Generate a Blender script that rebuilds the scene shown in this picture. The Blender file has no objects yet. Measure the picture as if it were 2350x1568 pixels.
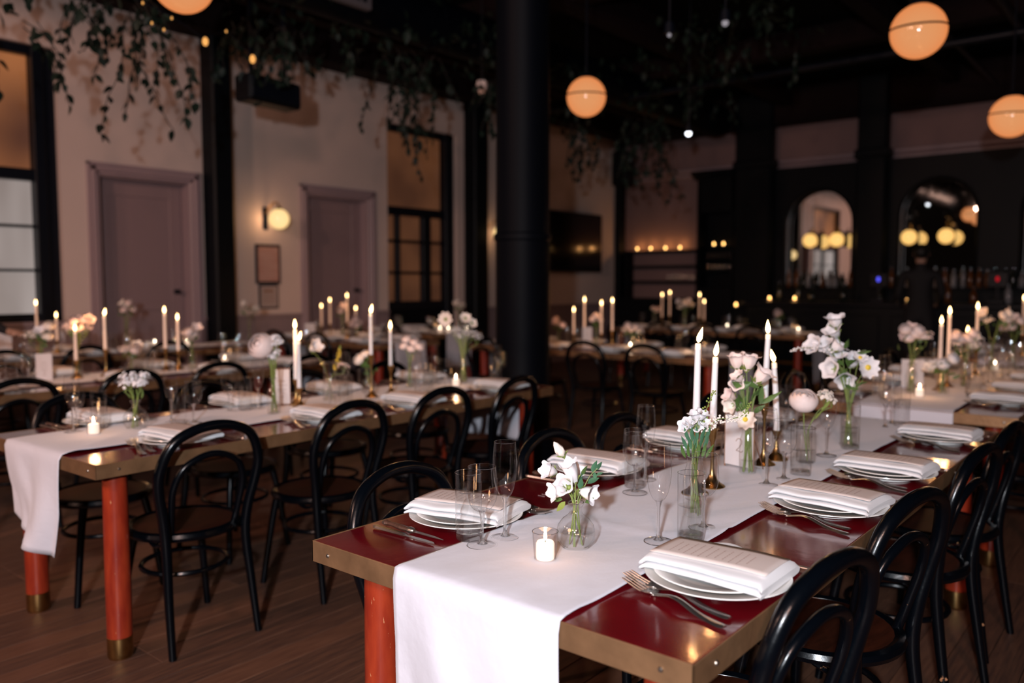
import bpy, bmesh, math, random
from mathutils import Vector, Matrix, noise
PI = math.pi
random.seed(7)
scene = bpy.context.scene
COL = scene.collection

# ---------------------------------------------------------------- camera, world, lights, exposure
F = 1874.0
PITCH = math.atan(134 / F)
YAW = math.radians(39.758)
CAM = Vector((0, 0, 1.375))
cd = bpy.data.cameras.new('camera')
cam = bpy.data.objects.new('camera', cd)
COL.objects.link(cam)
cam.location = CAM
cam.rotation_euler = (PI / 2 - PITCH, 0, YAW)
cd.sensor_width = 36
cd.lens = F / 2350 * 36
cd.clip_start = .02
cd.dof.use_dof = True
cd.dof.focus_distance = 2.0
cd.dof.aperture_fstop = 1.8
scene.camera = cam
vs = scene.view_settings
vs.view_transform = 'Standard'
vs.look = 'None'
vs.gamma = 1
vs.use_curve_mapping = False
vs.exposure = 0.0
cy = scene.cycles
cy.max_bounces = 7
cy.diffuse_bounces = 2
cy.glossy_bounces = 4
cy.transmission_bounces = 6
cy.transparent_max_bounces = 28
cy.caustics_reflective = False
cy.caustics_refractive = False
cy.sample_clamp_indirect = 3
cy.use_denoising = True

w = bpy.data.worlds.new('world')
scene.world = w
w.use_nodes = True
w.node_tree.nodes['Background'].inputs[0].default_value = (1.0, .62, .5, 1)
w.node_tree.nodes['Background'].inputs[1].default_value = .002


def lamp(name, kind, loc, energy, color, size=.1, target=None, spot=None, blend=1):
    ld = bpy.data.lights.new(name, kind)
    ld.energy = energy
    ld.color = color
    if kind == 'AREA':
        ld.shape = 'SQUARE'
        ld.size = size
    else:
        ld.shadow_soft_size = size
    if spot:
        ld.spot_size = spot
        ld.spot_blend = blend
    o = bpy.data.objects.new(name, ld)
    COL.objects.link(o)
    o.location = loc
    if target:
        o.rotation_euler = (Vector(target) - Vector(loc)).to_track_quat('-Z', 'Y').to_euler()
    return o


# the photographer's flash, above and to the left of the lens, turned up and to the left
lamp('camera_flash', 'SPOT', (.34, -1.10, 1.78), 600, (.87, .92, 1.0), .06, (-5.0, 7.0, 1.3), math.radians(125), 1)
# added warm fill spots behind the camera, standing in for unseen room light
lamp('ambient_fill_behind', 'SPOT', (1.8, -2.4, 3.3), 340, (1.0, .55, .42), .22, (-4, 5, .8), math.radians(150), 1)
lamp('ambient_fill_behind', 'SPOT', (.2, -2.9, 3.3), 110, (1.0, .55, .42), .22, (-4, 5, .8), math.radians(150), 1)
lamp('ambient_fill_left', 'SPOT', (-3.5, -2.8, 3.6), 430, (1.0, .58, .44), .22, (-7, 6, 1.6), math.radians(150), 1)
lamp('ambient_fill_left', 'SPOT', (-5.2, -2.2, 3.6), 170, (1.0, .58, .44), .22, (-7, 6, 1.6), math.radians(150), 1)

# ---------------------------------------------------------------- materials
MATS = {}


def mat(name, color, rough=.5, metal=0, spec=.5, coat=0, emit=None, estr=0, sss=0, bump=0, bscale=40, var=0, vscale=8,
        col2=None, stretch=(1, 1, 1), coat_rough=.1, thr=None, wear=None, detail=4, sheen=0, bdist=.01):
    if name in MATS:
        return MATS[name]
    m = bpy.data.materials.new(name)
    m.use_nodes = True
    nt = m.node_tree
    b = nt.nodes['Principled BSDF']
    b.inputs['Base Color'].default_value = (*color, 1)
    b.inputs['Roughness'].default_value = rough
    b.inputs['Metallic'].default_value = metal
    b.inputs['Specular IOR Level'].default_value = spec
    b.inputs['Coat Weight'].default_value = coat
    b.inputs['Coat Roughness'].default_value = coat_rough
    b.inputs['Sheen Weight'].default_value = sheen
    if sss:
        b.inputs['Subsurface Weight'].default_value = sss
        b.inputs['Subsurface Radius'].default_value = (.02, .012, .006)
        b.inputs['Subsurface Scale'].default_value = 1
    if emit:
        b.inputs['Emission Color'].default_value = (*emit, 1)
        b.inputs['Emission Strength'].default_value = estr
    N, L = nt.nodes, nt.links
    if var or bump or wear:
        tc = N.new('ShaderNodeTexCoord')
        mp = N.new('ShaderNodeMapping')
        mp.inputs['Scale'].default_value = stretch
        L.new(tc.outputs['Object'], mp.inputs['Vector'])
    if var:
        nz = N.new('ShaderNodeTexNoise')
        nz.inputs['Scale'].default_value = vscale
        nz.inputs['Detail'].default_value = detail
        L.new(mp.outputs[0], nz.inputs['Vector'])
        cr = N.new('ShaderNodeValToRGB')
        c2 = col2 or tuple(c * (1 - var) for c in color)
        cr.color_ramp.elements[0].color = (*c2, 1)
        cr.color_ramp.elements[1].color = (*color, 1)
        if thr:
            cr.color_ramp.elements[0].position, cr.color_ramp.elements[1].position = thr
        else:
            cr.color_ramp.elements[0].position, cr.color_ramp.elements[1].position = .3, .7
        L.new(nz.outputs[0], cr.inputs[0])
        L.new(cr.outputs[0], b.inputs['Base Color'])
        last = cr
    if wear:                                    # chips and scuffs that show the wood below
        nz = N.new('ShaderNodeTexNoise')
        nz.inputs['Scale'].default_value = wear[1]
        nz.inputs['Detail'].default_value = 6
        nz.inputs['Roughness'].default_value = .55
        L.new(mp.outputs[0], nz.inputs['Vector'])
        cr = N.new('ShaderNodeValToRGB')
        cr.color_ramp.elements[0].position = wear[2]
        cr.color_ramp.elements[1].position = wear[2] + .012
        cr.color_ramp.elements[0].color = (0, 0, 0, 1)
        cr.color_ramp.elements[1].color = (1, 1, 1, 1)
        L.new(nz.outputs[0], cr.inputs[0])
        mx = N.new('ShaderNodeMix')
        mx.data_type = 'RGBA'
        L.new(cr.outputs[0], mx.inputs[0])
        if var:
            L.new(last.outputs[0], mx.inputs[6])
        else:
            mx.inputs[6].default_value = (*color, 1)
        mx.inputs[7].default_value = (*wear[0], 1)
        L.new(mx.outputs[2], b.inputs['Base Color'])
    if bump:
        nz = N.new('ShaderNodeTexNoise')
        nz.inputs['Scale'].default_value = bscale
        nz.inputs['Detail'].default_value = 5
        L.new(mp.outputs[0], nz.inputs['Vector'])
        bp = N.new('ShaderNodeBump')
        bp.inputs['Strength'].default_value = bump
        bp.inputs['Distance'].default_value = bdist
        L.new(nz.outputs[0], bp.inputs['Height'])
        L.new(bp.outputs[0], b.inputs['Normal'])
        if coat:
            L.new(bp.outputs[0], b.inputs['Coat Normal'])
    MATS[name] = m
    return m


def emat(name, color, strength, edge=None):
    """a light-giving surface; edge = colour towards the limb of an opal globe"""
    m = bpy.data.materials.new(name)
    m.use_nodes = True
    nt = m.node_tree
    nt.nodes.clear()
    o = nt.nodes.new('ShaderNodeOutputMaterial')
    e = nt.nodes.new('ShaderNodeEmission')
    e.inputs[0].default_value = (*color, 1)
    e.inputs[1].default_value = strength
    if edge:
        lw = nt.nodes.new('ShaderNodeLayerWeight')
        lw.inputs[0].default_value = .35
        mx = nt.nodes.new('ShaderNodeMix')
        mx.data_type = 'RGBA'
        nt.links.new(lw.outputs['Facing'], mx.inputs[0])
        mx.inputs[6].default_value = (*color, 1)
        mx.inputs[7].default_value = (*edge, 1)
        nt.links.new(mx.outputs[2], e.inputs[0])
        gl = nt.nodes.new('ShaderNodeBsdfGlossy')
        gl.inputs['Roughness'].default_value = .08
        gl.inputs['Color'].default_value = (.04, .04, .04, 1)
        ad = nt.nodes.new('ShaderNodeAddShader')
        nt.links.new(e.outputs[0], ad.inputs[0])
        nt.links.new(gl.outputs[0], ad.inputs[1])
        nt.links.new(ad.outputs[0], o.inputs[0])
    else:
        nt.links.new(e.outputs[0], o.inputs[0])
    m.cycles.emission_sampling = 'NONE'
    MATS[name] = m
    return m


def glassmat(name, tint=(1, 1, 1), edge=.55, base=.06, rough=.0, edgecol=(.42, .42, .45)):
    """thin clear glass: see-through, a mirror-like film that grows towards the limb"""
    m = bpy.data.materials.new(name)
    m.use_nodes = True
    nt = m.node_tree
    nt.nodes.clear()
    N, L = nt.nodes, nt.links
    o = N.new('ShaderNodeOutputMaterial')
    lw = N.new('ShaderNodeLayerWeight')
    lw.inputs[0].default_value = .30
    cr = N.new('ShaderNodeValToRGB')
    cr.color_ramp.elements[0].position = .50
    cr.color_ramp.elements[0].color = (*tint, 1)
    cr.color_ramp.elements[1].position = 1.0
    cr.color_ramp.elements[1].color = (*edgecol, 1)
    L.new(lw.outputs['Facing'], cr.inputs[0])
    tr = N.new('ShaderNodeBsdfTransparent')
    L.new(cr.outputs[0], tr.inputs[0])
    gl = N.new('ShaderNodeBsdfGlossy')
    gl.inputs['Roughness'].default_value = rough
    gl.inputs['Color'].default_value = (1, 1, 1, 1)
    ma = N.new('ShaderNodeMath')
    ma.operation = 'MULTIPLY_ADD'
    L.new(lw.outputs['Facing'], ma.inputs[0])
    pw = N.new('ShaderNodeMath')
    pw.operation = 'POWER'
    L.new(lw.outputs['Facing'], pw.inputs[0])
    pw.inputs[1].default_value = 3.5
    L.new(pw.outputs[0], ma.inputs[0])
    ma.inputs[1].default_value = edge
    ma.inputs[2].default_value = base
    mx = N.new('ShaderNodeMixShader')
    L.new(ma.outputs[0], mx.inputs[0])
    L.new(tr.outputs[0], mx.inputs[1])
    L.new(gl.outputs[0], mx.inputs[2])
    L.new(mx.outputs[0], o.inputs[0])
    MATS[name] = m
    return m


def solidglass(name, ior=1.45, color=(1, 1, 1)):
    m = bpy.data.materials.new(name)
    m.use_nodes = True
    b = m.node_tree.nodes['Principled BSDF']
    b.inputs['Base Color'].default_value = (*color, 1)
    b.inputs['Transmission Weight'].default_value = 1
    b.inputs['Roughness'].default_value = .0
    b.inputs['IOR'].default_value = ior
    MATS[name] = m
    return m


mat('table_lacquer', (.15, .003, .007), .2, spec=.5, coat=.6, var=.5, vscale=5, bump=.05, bscale=11, coat_rough=.085, col2=(.085, .002, .005))
mat('brass_edge', (.40, .22, .11), .45, metal=.65, var=.35, vscale=14, bump=.08, bscale=60)
mat('brass', (.50, .31, .12), .28, metal=1, var=.35, vscale=18)
mat('brass_bright', (.62, .42, .19), .3, metal=1)
mat('screw_metal', (.45, .40, .34), .4, metal=1)
mat('leg_varnish', (.34, .040, .013), .3, spec=.5, coat=.3, var=.4, vscale=9, stretch=(4, 4, 1), col2=(.22, .018, .008),
    wear=((.62, .32, .16), 26, .70), bump=.04, bscale=30)
mat('linen_white', (.64, .63, .69), .85, bump=.5, bscale=6, sheen=.2, stretch=(1, .6, 1), bdist=.02)
mat('napkin_white', (.80, .80, .82), .8, sheen=.2, bump=.04, bscale=300)
mat('porcelain', (.86, .84, .80), .2, spec=.5, coat=.3)
mat('menu_paper', (.72, .62, .58), .6)
mat('menu_ink', (.52, .38, .34), .7)
mat('steel', (.78, .74, .70), .32, metal=1)
mat('steel_dark', (.40, .38, .37), .3, metal=1)
mat('knife_wood', (.10, .045, .03), .35, var=.5, vscale=30, stretch=(1, 8, 1))
mat('chair_black', (.0010, .0018, .0032), .24, spec=.24, coat=.08, coat_rough=.12, bump=.05, bscale=35)
mat('chair_black_worn', (.0010, .0018, .0032), .24, spec=.28, coat=.1, coat_rough=.15, bump=.08, bscale=35,
    wear=((.50, .24, .12), 9, .69))
mat('chair_seat_wood', (.05, .011, .004), .55, spec=.2, coat=0, var=.5, vscale=10, stretch=(1, 6, 1))
mat('candle_wax', (.80, .79, .80), .45, sss=.35, emit=(1, .55, .3), estr=.03)  # faint emission stands in for flame light within the wax
mat('candle_wax_flamelit', (.78, .70, .64), .5, emit=(1.0, .42, .18), estr=.22)  # flame glow of the far candles put into wax colour and emission
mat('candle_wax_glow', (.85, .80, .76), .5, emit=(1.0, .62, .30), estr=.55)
mat('votive_wax', (.90, .86, .82), .5, emit=(1.0, .80, .62), estr=.75)  # emission imitates the flame shining through the wax
mat('wick', (.01, .01, .01), .9)
mat('copper_wire', (.55, .30, .18), .3, metal=1)
mat('card_white', (.66, .62, .62), .6)
mat('ink_brown', (.28, .16, .11), .6)
mat('petal_white', (.76, .74, .76), .6)
mat('petal_cream', (.85, .76, .68), .6)
mat('petal_pink', (.80, .62, .58), .6)
mat('petal_blush', (.84, .70, .66), .6)
mat('flower_yellow', (.75, .55, .05), .6)
mat('leaf_green', (.10, .19, .045), .5, var=.5, vscale=20)
mat('leaf_blue_green', (.07, .19, .10), .5, var=.4, vscale=20)
mat('stem_green', (.16, .22, .05), .5)
mat('calyx_green', (.22, .28, .06), .5)
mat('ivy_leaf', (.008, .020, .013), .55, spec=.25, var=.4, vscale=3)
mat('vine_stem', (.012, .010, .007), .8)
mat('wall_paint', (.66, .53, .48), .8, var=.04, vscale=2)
mat('wall_back_dimmed', (.24, .15, .145), .8, var=.04, vscale=2)  # wall colour darkened to imitate weak light at the bar end
mat('trim_paint', (.34, .25, .27), .38)
mat('door_paint', (.27, .19, .20), .5)
mat('dado_paint', (.27, .20, .21), .5)
mat('black_paint', (.0015, .003, .005), .5, spec=.18)
mat('iron_blue', (.0012, .0022, .0045), .55, spec=.08, bump=.1, bscale=6)
mat('ceiling_dark', (.002, .002, .002), .9, spec=.1)
mat('beam_dark', (.010, .004, .004), .8, spec=.15)
mat('frame_black', (.003, .005, .010), .4, spec=.25)
mat('floor_wood', (.155, .072, .042), .45, var=.45, vscale=6, stretch=(14, 1, 1), col2=(.095, .042, .026), bump=.05, bscale=30)
mat('floor_wood_b', (.125, .058, .034), .5, var=.45, vscale=6, stretch=(14, 1, 1), col2=(.055, .028, .021), bump=.05, bscale=30)
mat('floor_under', (.02, .012, .01), .9)
mat('vent_grey', (.10, .09, .10), .6)
mat('bottle_dark', (.01, .015, .012), .1)
mat('bottle_amber', (.12, .04, .01), .1)
mat('bottle_clear', (.25, .25, .27), .1)
mat('poster_paper', (.52, .33, .28), .6, var=.25, vscale=9, stretch=(1, .5, 5), col2=(.44, .22, .18))
mat('notice_paper', (.40, .32, .30), .6)
mat('tv_screen', (.004, .004, .005), .12, spec=.6)
mat('suit_black', (.006, .006, .008), .8)
mat('skin', (.42, .24, .17), .55)
mat('hair_dark', (.004, .003, .003), .6)
mat('mirror', (.8, .8, .8), .02, metal=1)
mat('water_surface', (.8, .85, .85), .02)
emat('flame', (1.0, .62, .26), 14)
emat('flame_core', (1.0, .85, .62), 30)
emat('tea_glow', (1.0, .52, .16), 9)
emat('pendant_glass', (.74, .31, .125), 1.0, (.80, .21, .05))
emat('sconce_glass', (1.0, .71, .33), 1.12, (1.0, .60, .22))
emat('bar_sconce_glass', (1.0, .60, .19), 1.12, (1.0, .50, .12))
for n_ in ('sconce_glass', 'bar_sconce_glass', 'pendant_glass'):
    MATS[n_].cycles.emission_sampling = 'AUTO'
emat('fairy_bulb', (1.0, .45, .12), 1.1)
emat('spot_white', (.9, .93, 1.0), 5)
emat('bulb_dim', (.55, .50, .55), .55)
emat('led_blue', (.10, .10, 1.0), 1.6)
emat('led_red', (.6, .01, .02), .8)
glassmat('glass_thin', (1, 1, 1), 1.1, .055, .05, edgecol=(.06, .06, .07))
glassmat('glass_vase', (.99, .99, .985), 1.1, .08, .05, edgecol=(.30, .28, .26))
glassmat('glass_votive', (.97, .95, .94), .35, .05, edgecol=(.5, .45, .43))
glassmat('water_body', (.97, .98, .98), .9, .06, .04, edgecol=(.5, .5, .5))
solidglass('glass_solid')
solidglass('glass_stem')
for nm_ in ('glass_stem', 'glass_solid'):
    nt_ = MATS[nm_].node_tree
    o_ = nt_.nodes['Material Output']
    tr_ = nt_.nodes.new('ShaderNodeBsdfTransparent')
    mx_ = nt_.nodes.new('ShaderNodeMixShader')
    mx_.inputs[0].default_value = .55 if nm_ == 'glass_stem' else .4
    nt_.links.new(tr_.outputs[0], mx_.inputs[1])
    nt_.links.new(nt_.nodes['Principled BSDF'].outputs[0], mx_.inputs[2])
    nt_.links.new(mx_.outputs[0], o_.inputs[0])


def window_glass(name, c1, c2, strength, scale=1.2, vert=False):
    """old wavy frosted glass lit from the street side"""
    m = bpy.data.materials.new(name)
    m.use_nodes = True
    N, L = m.node_tree.nodes, m.node_tree.links
    b = N['Principled BSDF']
    b.inputs['Roughness'].default_value = .35
    b.inputs['Base Color'].default_value = (.05, .045, .045, 1)
    b.inputs['Specular IOR Level'].default_value = .25
    tc = N.new('ShaderNodeTexCoord')
    mp = N.new('ShaderNodeMapping')
    mp.inputs['Scale'].default_value = (1, 1.0, .25 if vert else 1)
    L.new(tc.outputs['Object'], mp.inputs['Vector'])
    nz = N.new('ShaderNodeTexNoise')
    nz.inputs['Scale'].default_value = scale
    nz.inputs['Detail'].default_value = 2
    L.new(mp.outputs[0], nz.inputs['Vector'])
    cr = N.new('ShaderNodeValToRGB')
    cr.color_ramp.elements[0].position = .35
    cr.color_ramp.elements[1].position = .68
    cr.color_ramp.elements[0].color = (*c1, 1)
    cr.color_ramp.elements[1].color = (*c2, 1)
    L.new(nz.outputs[0], cr.inputs[0])
    L.new(cr.outputs[0], b.inputs['Emission Color'])
    b.inputs['Emission Strength'].default_value = strength
    m.cycles.emission_sampling = 'NONE'
    MATS[name] = m


window_glass('pane_orange', (.07, .022, .010), (.32, .11, .035), 1.0, .8)
window_glass('pane_grey', (.17, .14, .128), (.34, .295, .28), 1.35, 1.6, True)
window_glass('pane_brown', (.055, .019, .008), (.105, .038, .015), .85, 1.2)


# ---------------------------------------------------------------- mesh helpers
class MB:
    def __init__(self):
        self.v, self.f, self.mi = [], [], []

    def add(self, v, f, mi=0):
        n = len(self.v)
        self.v.extend(tuple(p) for p in v)
        self.f.extend(tuple(i + n for i in q) for q in f)
        self.mi.extend([mi] * len(f))
        return self

    def box(self, x0, x1, y0, y1, z0, z1, mi=0):
        v = [(x, y, z) for z in (z0, z1) for y in (y0, y1) for x in (x0, x1)]
        f = [(0, 2, 3, 1), (4, 5, 7, 6), (0, 1, 5, 4), (2, 6, 7, 3), (0, 4, 6, 2), (1, 3, 7, 5)]
        return self.add(v, f, mi)

    def bbox(self, x0, x1, y0, y1, z0, z1, b, mi=0):
        """box with bevelled vertical and top/bottom edges"""
        def ring(i, z):
            return [(x0 + i, y0 + b, z), (x0 + b, y0 + i, z), (x1 - b, y0 + i, z), (x1 - i, y0 + b, z),
                    (x1 - i, y1 - b, z), (x1 - b, y1 - i, z), (x0 + b, y1 - i, z), (x0 + i, y1 - b, z)]
        v = ring(b, z0) + ring(0, z0 + b) + ring(0, z1 - b) + ring(b, z1)
        f = [tuple(reversed(range(8))), tuple(range(24, 32))]
        for r in range(3):
            for k in range(8):
                a, c = r * 8 + k, r * 8 + (k + 1) % 8
                f.append((a, c, c + 8, a + 8))
        return self.add(v, f, mi)

    def lathe(self, prof, seg=24, c=(0, 0, 0), mi=0, cap=True):
        v, f = [], []
        for r, z in prof:
            for k in range(seg):
                a = 2 * PI * k / seg
                v.append((c[0] + r * math.cos(a), c[1] + r * math.sin(a), c[2] + z))
        for i in range(len(prof) - 1):
            for k in range(seg):
                a, b2 = i * seg + k, i * seg + (k + 1) % seg
                f.append((a, b2, b2 + seg, a + seg))
        if cap:
            if prof[0][0] > 1e-4:
                f.append(tuple(reversed(range(seg))))
            if prof[-1][0] > 1e-4:
                f.append(tuple(range((len(prof) - 1) * seg, len(prof) * seg)))
        return self.add(v, f, mi)

    def tube(self, pts, r, seg=8, closed=False, mi=0, caps=True, flat=1.0):
        pts = [Vector(p) for p in pts]
        n = len(pts)
        rs = r if isinstance(r, (list, tuple)) else [r] * n
        v, f = [], []
        prev = None
        for i, p in enumerate(pts):
            if closed:
                t = pts[(i + 1) % n] - pts[i - 1]
            else:
                t = pts[min(i + 1, n - 1)] - pts[max(i - 1, 0)]
            t.normalize()
            if prev is None:
                ref = Vector((0, 0, 1)) if abs(t.z) < .9 else Vector((1, 0, 0))
                u = t.cross(ref).normalized()
            else:
                u = (prev - t * prev.dot(t)).normalized()
            prev = u
            wv = t.cross(u)
            for k in range(seg):
                a = 2 * PI * k / seg
                v.append(p + (u * math.cos(a) + wv * math.sin(a) * flat) * rs[i])
        m = n if closed else n - 1
        for i in range(m):
            j = (i + 1) % n
            for k in range(seg):
                f.append((i * seg + k, i * seg + (k + 1) % seg, j * seg + (k + 1) % seg, j * seg + k))
        if caps and not closed:
            f.append(tuple(reversed(range(seg))))
            f.append(tuple(range((n - 1) * seg, n * seg)))
        return self.add(v, f, mi)

    def ball(self, c, r, seg=10, rings=6, mi=0, sc=(1, 1, 1)):
        v, f = [], []
        for i in range(rings + 1):
            th = PI * i / rings
            for k in range(seg):
                a = 2 * PI * k / seg
                v.append((c[0] + r * sc[0] * math.sin(th) * math.cos(a), c[1] + r * sc[1] * math.sin(th) * math.sin(a),
                          c[2] - r * sc[2] * math.cos(th)))
        for i in range(rings):
            for k in range(seg):
                a, b2 = i * seg + k, i * seg + (k + 1) % seg
                f.append((a, b2, b2 + seg, a + seg))
        return self.add(v, f, mi)

    def grid(self, fn, nu, nv, mi=0, thick=0):
        v = [fn(i / nu, j / nv) for j in range(nv + 1) for i in range(nu + 1)]
        f = [(j * (nu + 1) + i, j * (nu + 1) + i + 1, (j + 1) * (nu + 1) + i + 1, (j + 1) * (nu + 1) + i)
             for j in range(nv) for i in range(nu)]
        return self.add(v, f, mi)

    def xform(self, M):
        self.v = [tuple(M @ Vector(p)) for p in self.v]
        return self

    def mesh(self, name, mats, smooth=True, angle=40):
        me = bpy.data.meshes.new(name)
        me.from_pydata(self.v, [], self.f)
        if isinstance(mats, str):
            mats = [mats]
        for m in mats:
            me.materials.append(MATS[m])
        if len(mats) > 1:
            me.polygons.foreach_set('material_index', self.mi)
        if smooth:
            me.shade_smooth()
            try:
                me.set_sharp_from_angle(angle=math.radians(angle))
            except Exception:
                pass
        me.update()
        return me

    def obj(self, name, mats, parent=None, smooth=True, loc=None, angle=40):
        o = bpy.data.objects.new(name, self.mesh(name, mats, smooth, angle))
        COL.objects.link(o)
        if parent:
            o.parent = parent
        if loc:
            o.location = loc
        return o


def tag(o, label=None, cat=None, group=None, kind=None):
    if label:
        o['label'] = label
    if cat:
        o['category'] = cat
    if group:
        o['group'] = group
    if kind:
        o['kind'] = kind
    return o


def thing(name, label, cat, loc=(0, 0, 0), rz=0, group=None):
    o = bpy.data.objects.new(name, None)
    COL.objects.link(o)
    o.empty_display_size = .1
    o.location = loc
    o.rotation_euler = (0, 0, rz)
    return tag(o, label, cat, group)


KIDS = {}


def link_child(p, c):
    KIDS.setdefault(p.name, []).append(c)


def children(o):
    return [c for c in ALLCH.get(o.name, [])]


ALLCH = {}


def freeze(root):
    """remember a prototype's children so that copies are quick"""
    def rec(o):
        ch = [c for c in o.children]
        ALLCH[o.name] = ch
        for c in ch:
            rec(c)
    rec(root)


def copy_tree(o, parent=None):
    c = o.copy()
    COL.objects.link(c)
    if parent:
        c.parent = parent
    for ch in ALLCH.get(o.name, []):
        copy_tree(ch, c)
    return c


SCALES = {}


class Proto:
    """first use places the prototype itself, later uses place copies"""
    def __init__(self, maker):
        self.maker, self.root, self.used = maker, None, False

    def put(self, loc, rz=0, label=None, group=None, sc=None, rot=None):
        if self.root is None:
            self.root = self.maker()
            freeze(self.root)
        o = self.root if not self.used else copy_tree(self.root)
        self.used = True
        o.location = loc
        o.rotation_euler = rot if rot else (0, 0, rz)
        if sc is None and o.name.split('.')[0] in SCALES:
            sc = SCALES[o.name.split('.')[0]]
        if sc:
            o.scale = (sc, sc, sc) if not isinstance(sc, tuple) else sc
        if label:
            o['label'] = label
        if group:
            o['group'] = group
        return o


def struct(mb, name, m, smooth=False, parent=None):
    o = mb.obj(name, m, parent, smooth)
    if not parent:
        o['kind'] = 'structure'
    return o


# ---------------------------------------------------------------- setting: floor, walls, ceiling
WX, WY = -8.5, 13.6
fl = MB().box(-9, 5, -4, 14, -.06, -.012)
floor = struct(fl, 'floor', 'floor_under')
bw, bl = .115, 2.3
board_meshes = {}


def board(x0, y0, y1, k):
    key = (round(y1 - y0, 2), k % 2)
    if key not in board_meshes:
        board_meshes[key] = MB().bbox(0, bw - .003, 0, y1 - y0 - .003, -.02, 0, .0015).mesh('floor_board', 'floor_wood' if k % 2 else 'floor_wood_b', False)
    o = bpy.data.objects.new('floor_board', board_meshes[key])
    COL.objects.link(o)
    o.parent = floor
    o.location = (x0, y0, random.uniform(-.0008, .0008))


nb = 0
rest = MB()
for i in range(48):
    x0 = -5.0 + i * bw
    off = random.choice([0, .6, 1.1, 1.7])
    y = -.3 - off
    for j in range(6):
        y1 = min(y + bl, 9.5)
        if y1 - y < .05:
            break
        if y1 > 0 and y < 5.6 and nb < 292:
            xc, yc = x0, (y + y1) / 2
            if abs(xc) < yc * 2.4 + 2.2:
                board(x0, y, y1, random.randrange(4))
                nb += 1
            else:
                rest.bbox(x0, x0 + bw - .003, y, y1 - .003, -.02, 0, .0015)
        else:
            rest.bbox(x0, x0 + bw - .003, y, y1 - .003, -.02, 0, .0015)
        y = y1
m = rest
for i in range(118):
    x0 = -8.565 + i * bw
    if -5.01 < x0 < -5.0 + 48 * bw - .05:
        m.bbox(x0, x0 + bw - .003, 9.503, 13.7, -.02, 0, .0015)
        m.bbox(x0, x0 + bw - .003, -4, -2.01, -.02, 0, .0015)
    else:
        m.bbox(x0, x0 + bw - .003, -4, 13.7, -.02, 0, .0015)
o = m.obj('far_boards', 'floor_wood_b', floor, False)
o['kind'] = 'stuff'


def holed_wall(along0, along1, z0, z1, holes, place):
    """wall cells that leave the openings free; place(a0,a1,z0,z1) adds one cell"""
    A = sorted({along0, along1, *[h[0] for h in holes], *[h[1] for h in holes]})
    Z = sorted({z0, z1, *[h[2] for h in holes], *[h[3] for h in holes]})
    for a0, a1 in zip(A, A[1:]):
        for b0, b1 in zip(Z, Z[1:]):
            am, bm = (a0 + a1) / 2, (b0 + b1) / 2
            if any(h[0] < am < h[1] and h[2] < bm < h[3] for h in holes):
                continue
            place(a0, a1, b0, b1)


HOLES = [(1.0, 3.36, .95, 3.62), (3.72, 4.69, 0, 2.47), (6.24, 7.22, 0, 2.48), (7.56, 8.93, 0, 3.56)]
m = MB()
holed_wall(-4, 13.9, 0, 4.6, HOLES, lambda a0, a1, b0, b1: m.box(WX - .22, WX, a0, a1, b0, b1))
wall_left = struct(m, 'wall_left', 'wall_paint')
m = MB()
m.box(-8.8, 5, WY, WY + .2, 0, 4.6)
struct(m, 'wall_back', 'wall_back_dimmed')
struct(MB().box(4.6, 4.8, -4, 13.9, 0, 4.6), 'wall_right', 'door_paint')
struct(MB().box(-9, 5, -4, 14, 4.6, 4.75), 'ceiling', 'ceiling_dark')

# dado with its rail along the left wall, split round the doors and windows
m = MB()
for a, b in ((-4, 3.6), (4.81, 6.12), (7.33, 7.56), (8.93, 13.6)):
    m.box(WX, WX + .012, a, b, .12, .96)
struct(m, 'trim_1', 'dado_paint')
m = MB()
for a, b in ((-4, 3.6), (4.81, 6.12), (7.33, 7.56), (8.93, 13.6)):
    m.bbox(WX, WX + .035, a, b, .96, 1.005, .008)
struct(m, 'trim_2', 'dado_paint')
m = MB()
for a, b in ((-4, 3.6), (4.81, 6.12), (7.33, 7.54), (8.95, 13.6)):
    m.bbox(WX, WX + .02, a, b, 0, .14, .006)
struct(m, 'baseboard_left', 'dado_paint')
# dark cornice where the left wall meets the ceiling; it steps up by the first door
m = MB()
m.box(WX, WX + .30, -4, 4.35, 4.14, 4.6)
m.box(WX, WX + .36, 4.35, 13.6, 4.05, 4.6)
struct(m, 'trim_3', 'beam_dark')
m = MB()
m.box(-8.5, 4.6, WY - .35, WY, 3.98, 4.6)
struct(m, 'trim_4', 'beam_dark')
# ledge rail over the back bar wall
m = MB()
m.bbox(-8.5, 4.6, WY - .10, WY, 3.36, 3.43, .02)
m.bbox(-8.5, 4.6, WY - .06, WY, 3.28, 3.34, .015)
struct(m, 'trim_5', 'trim_paint')


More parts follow.
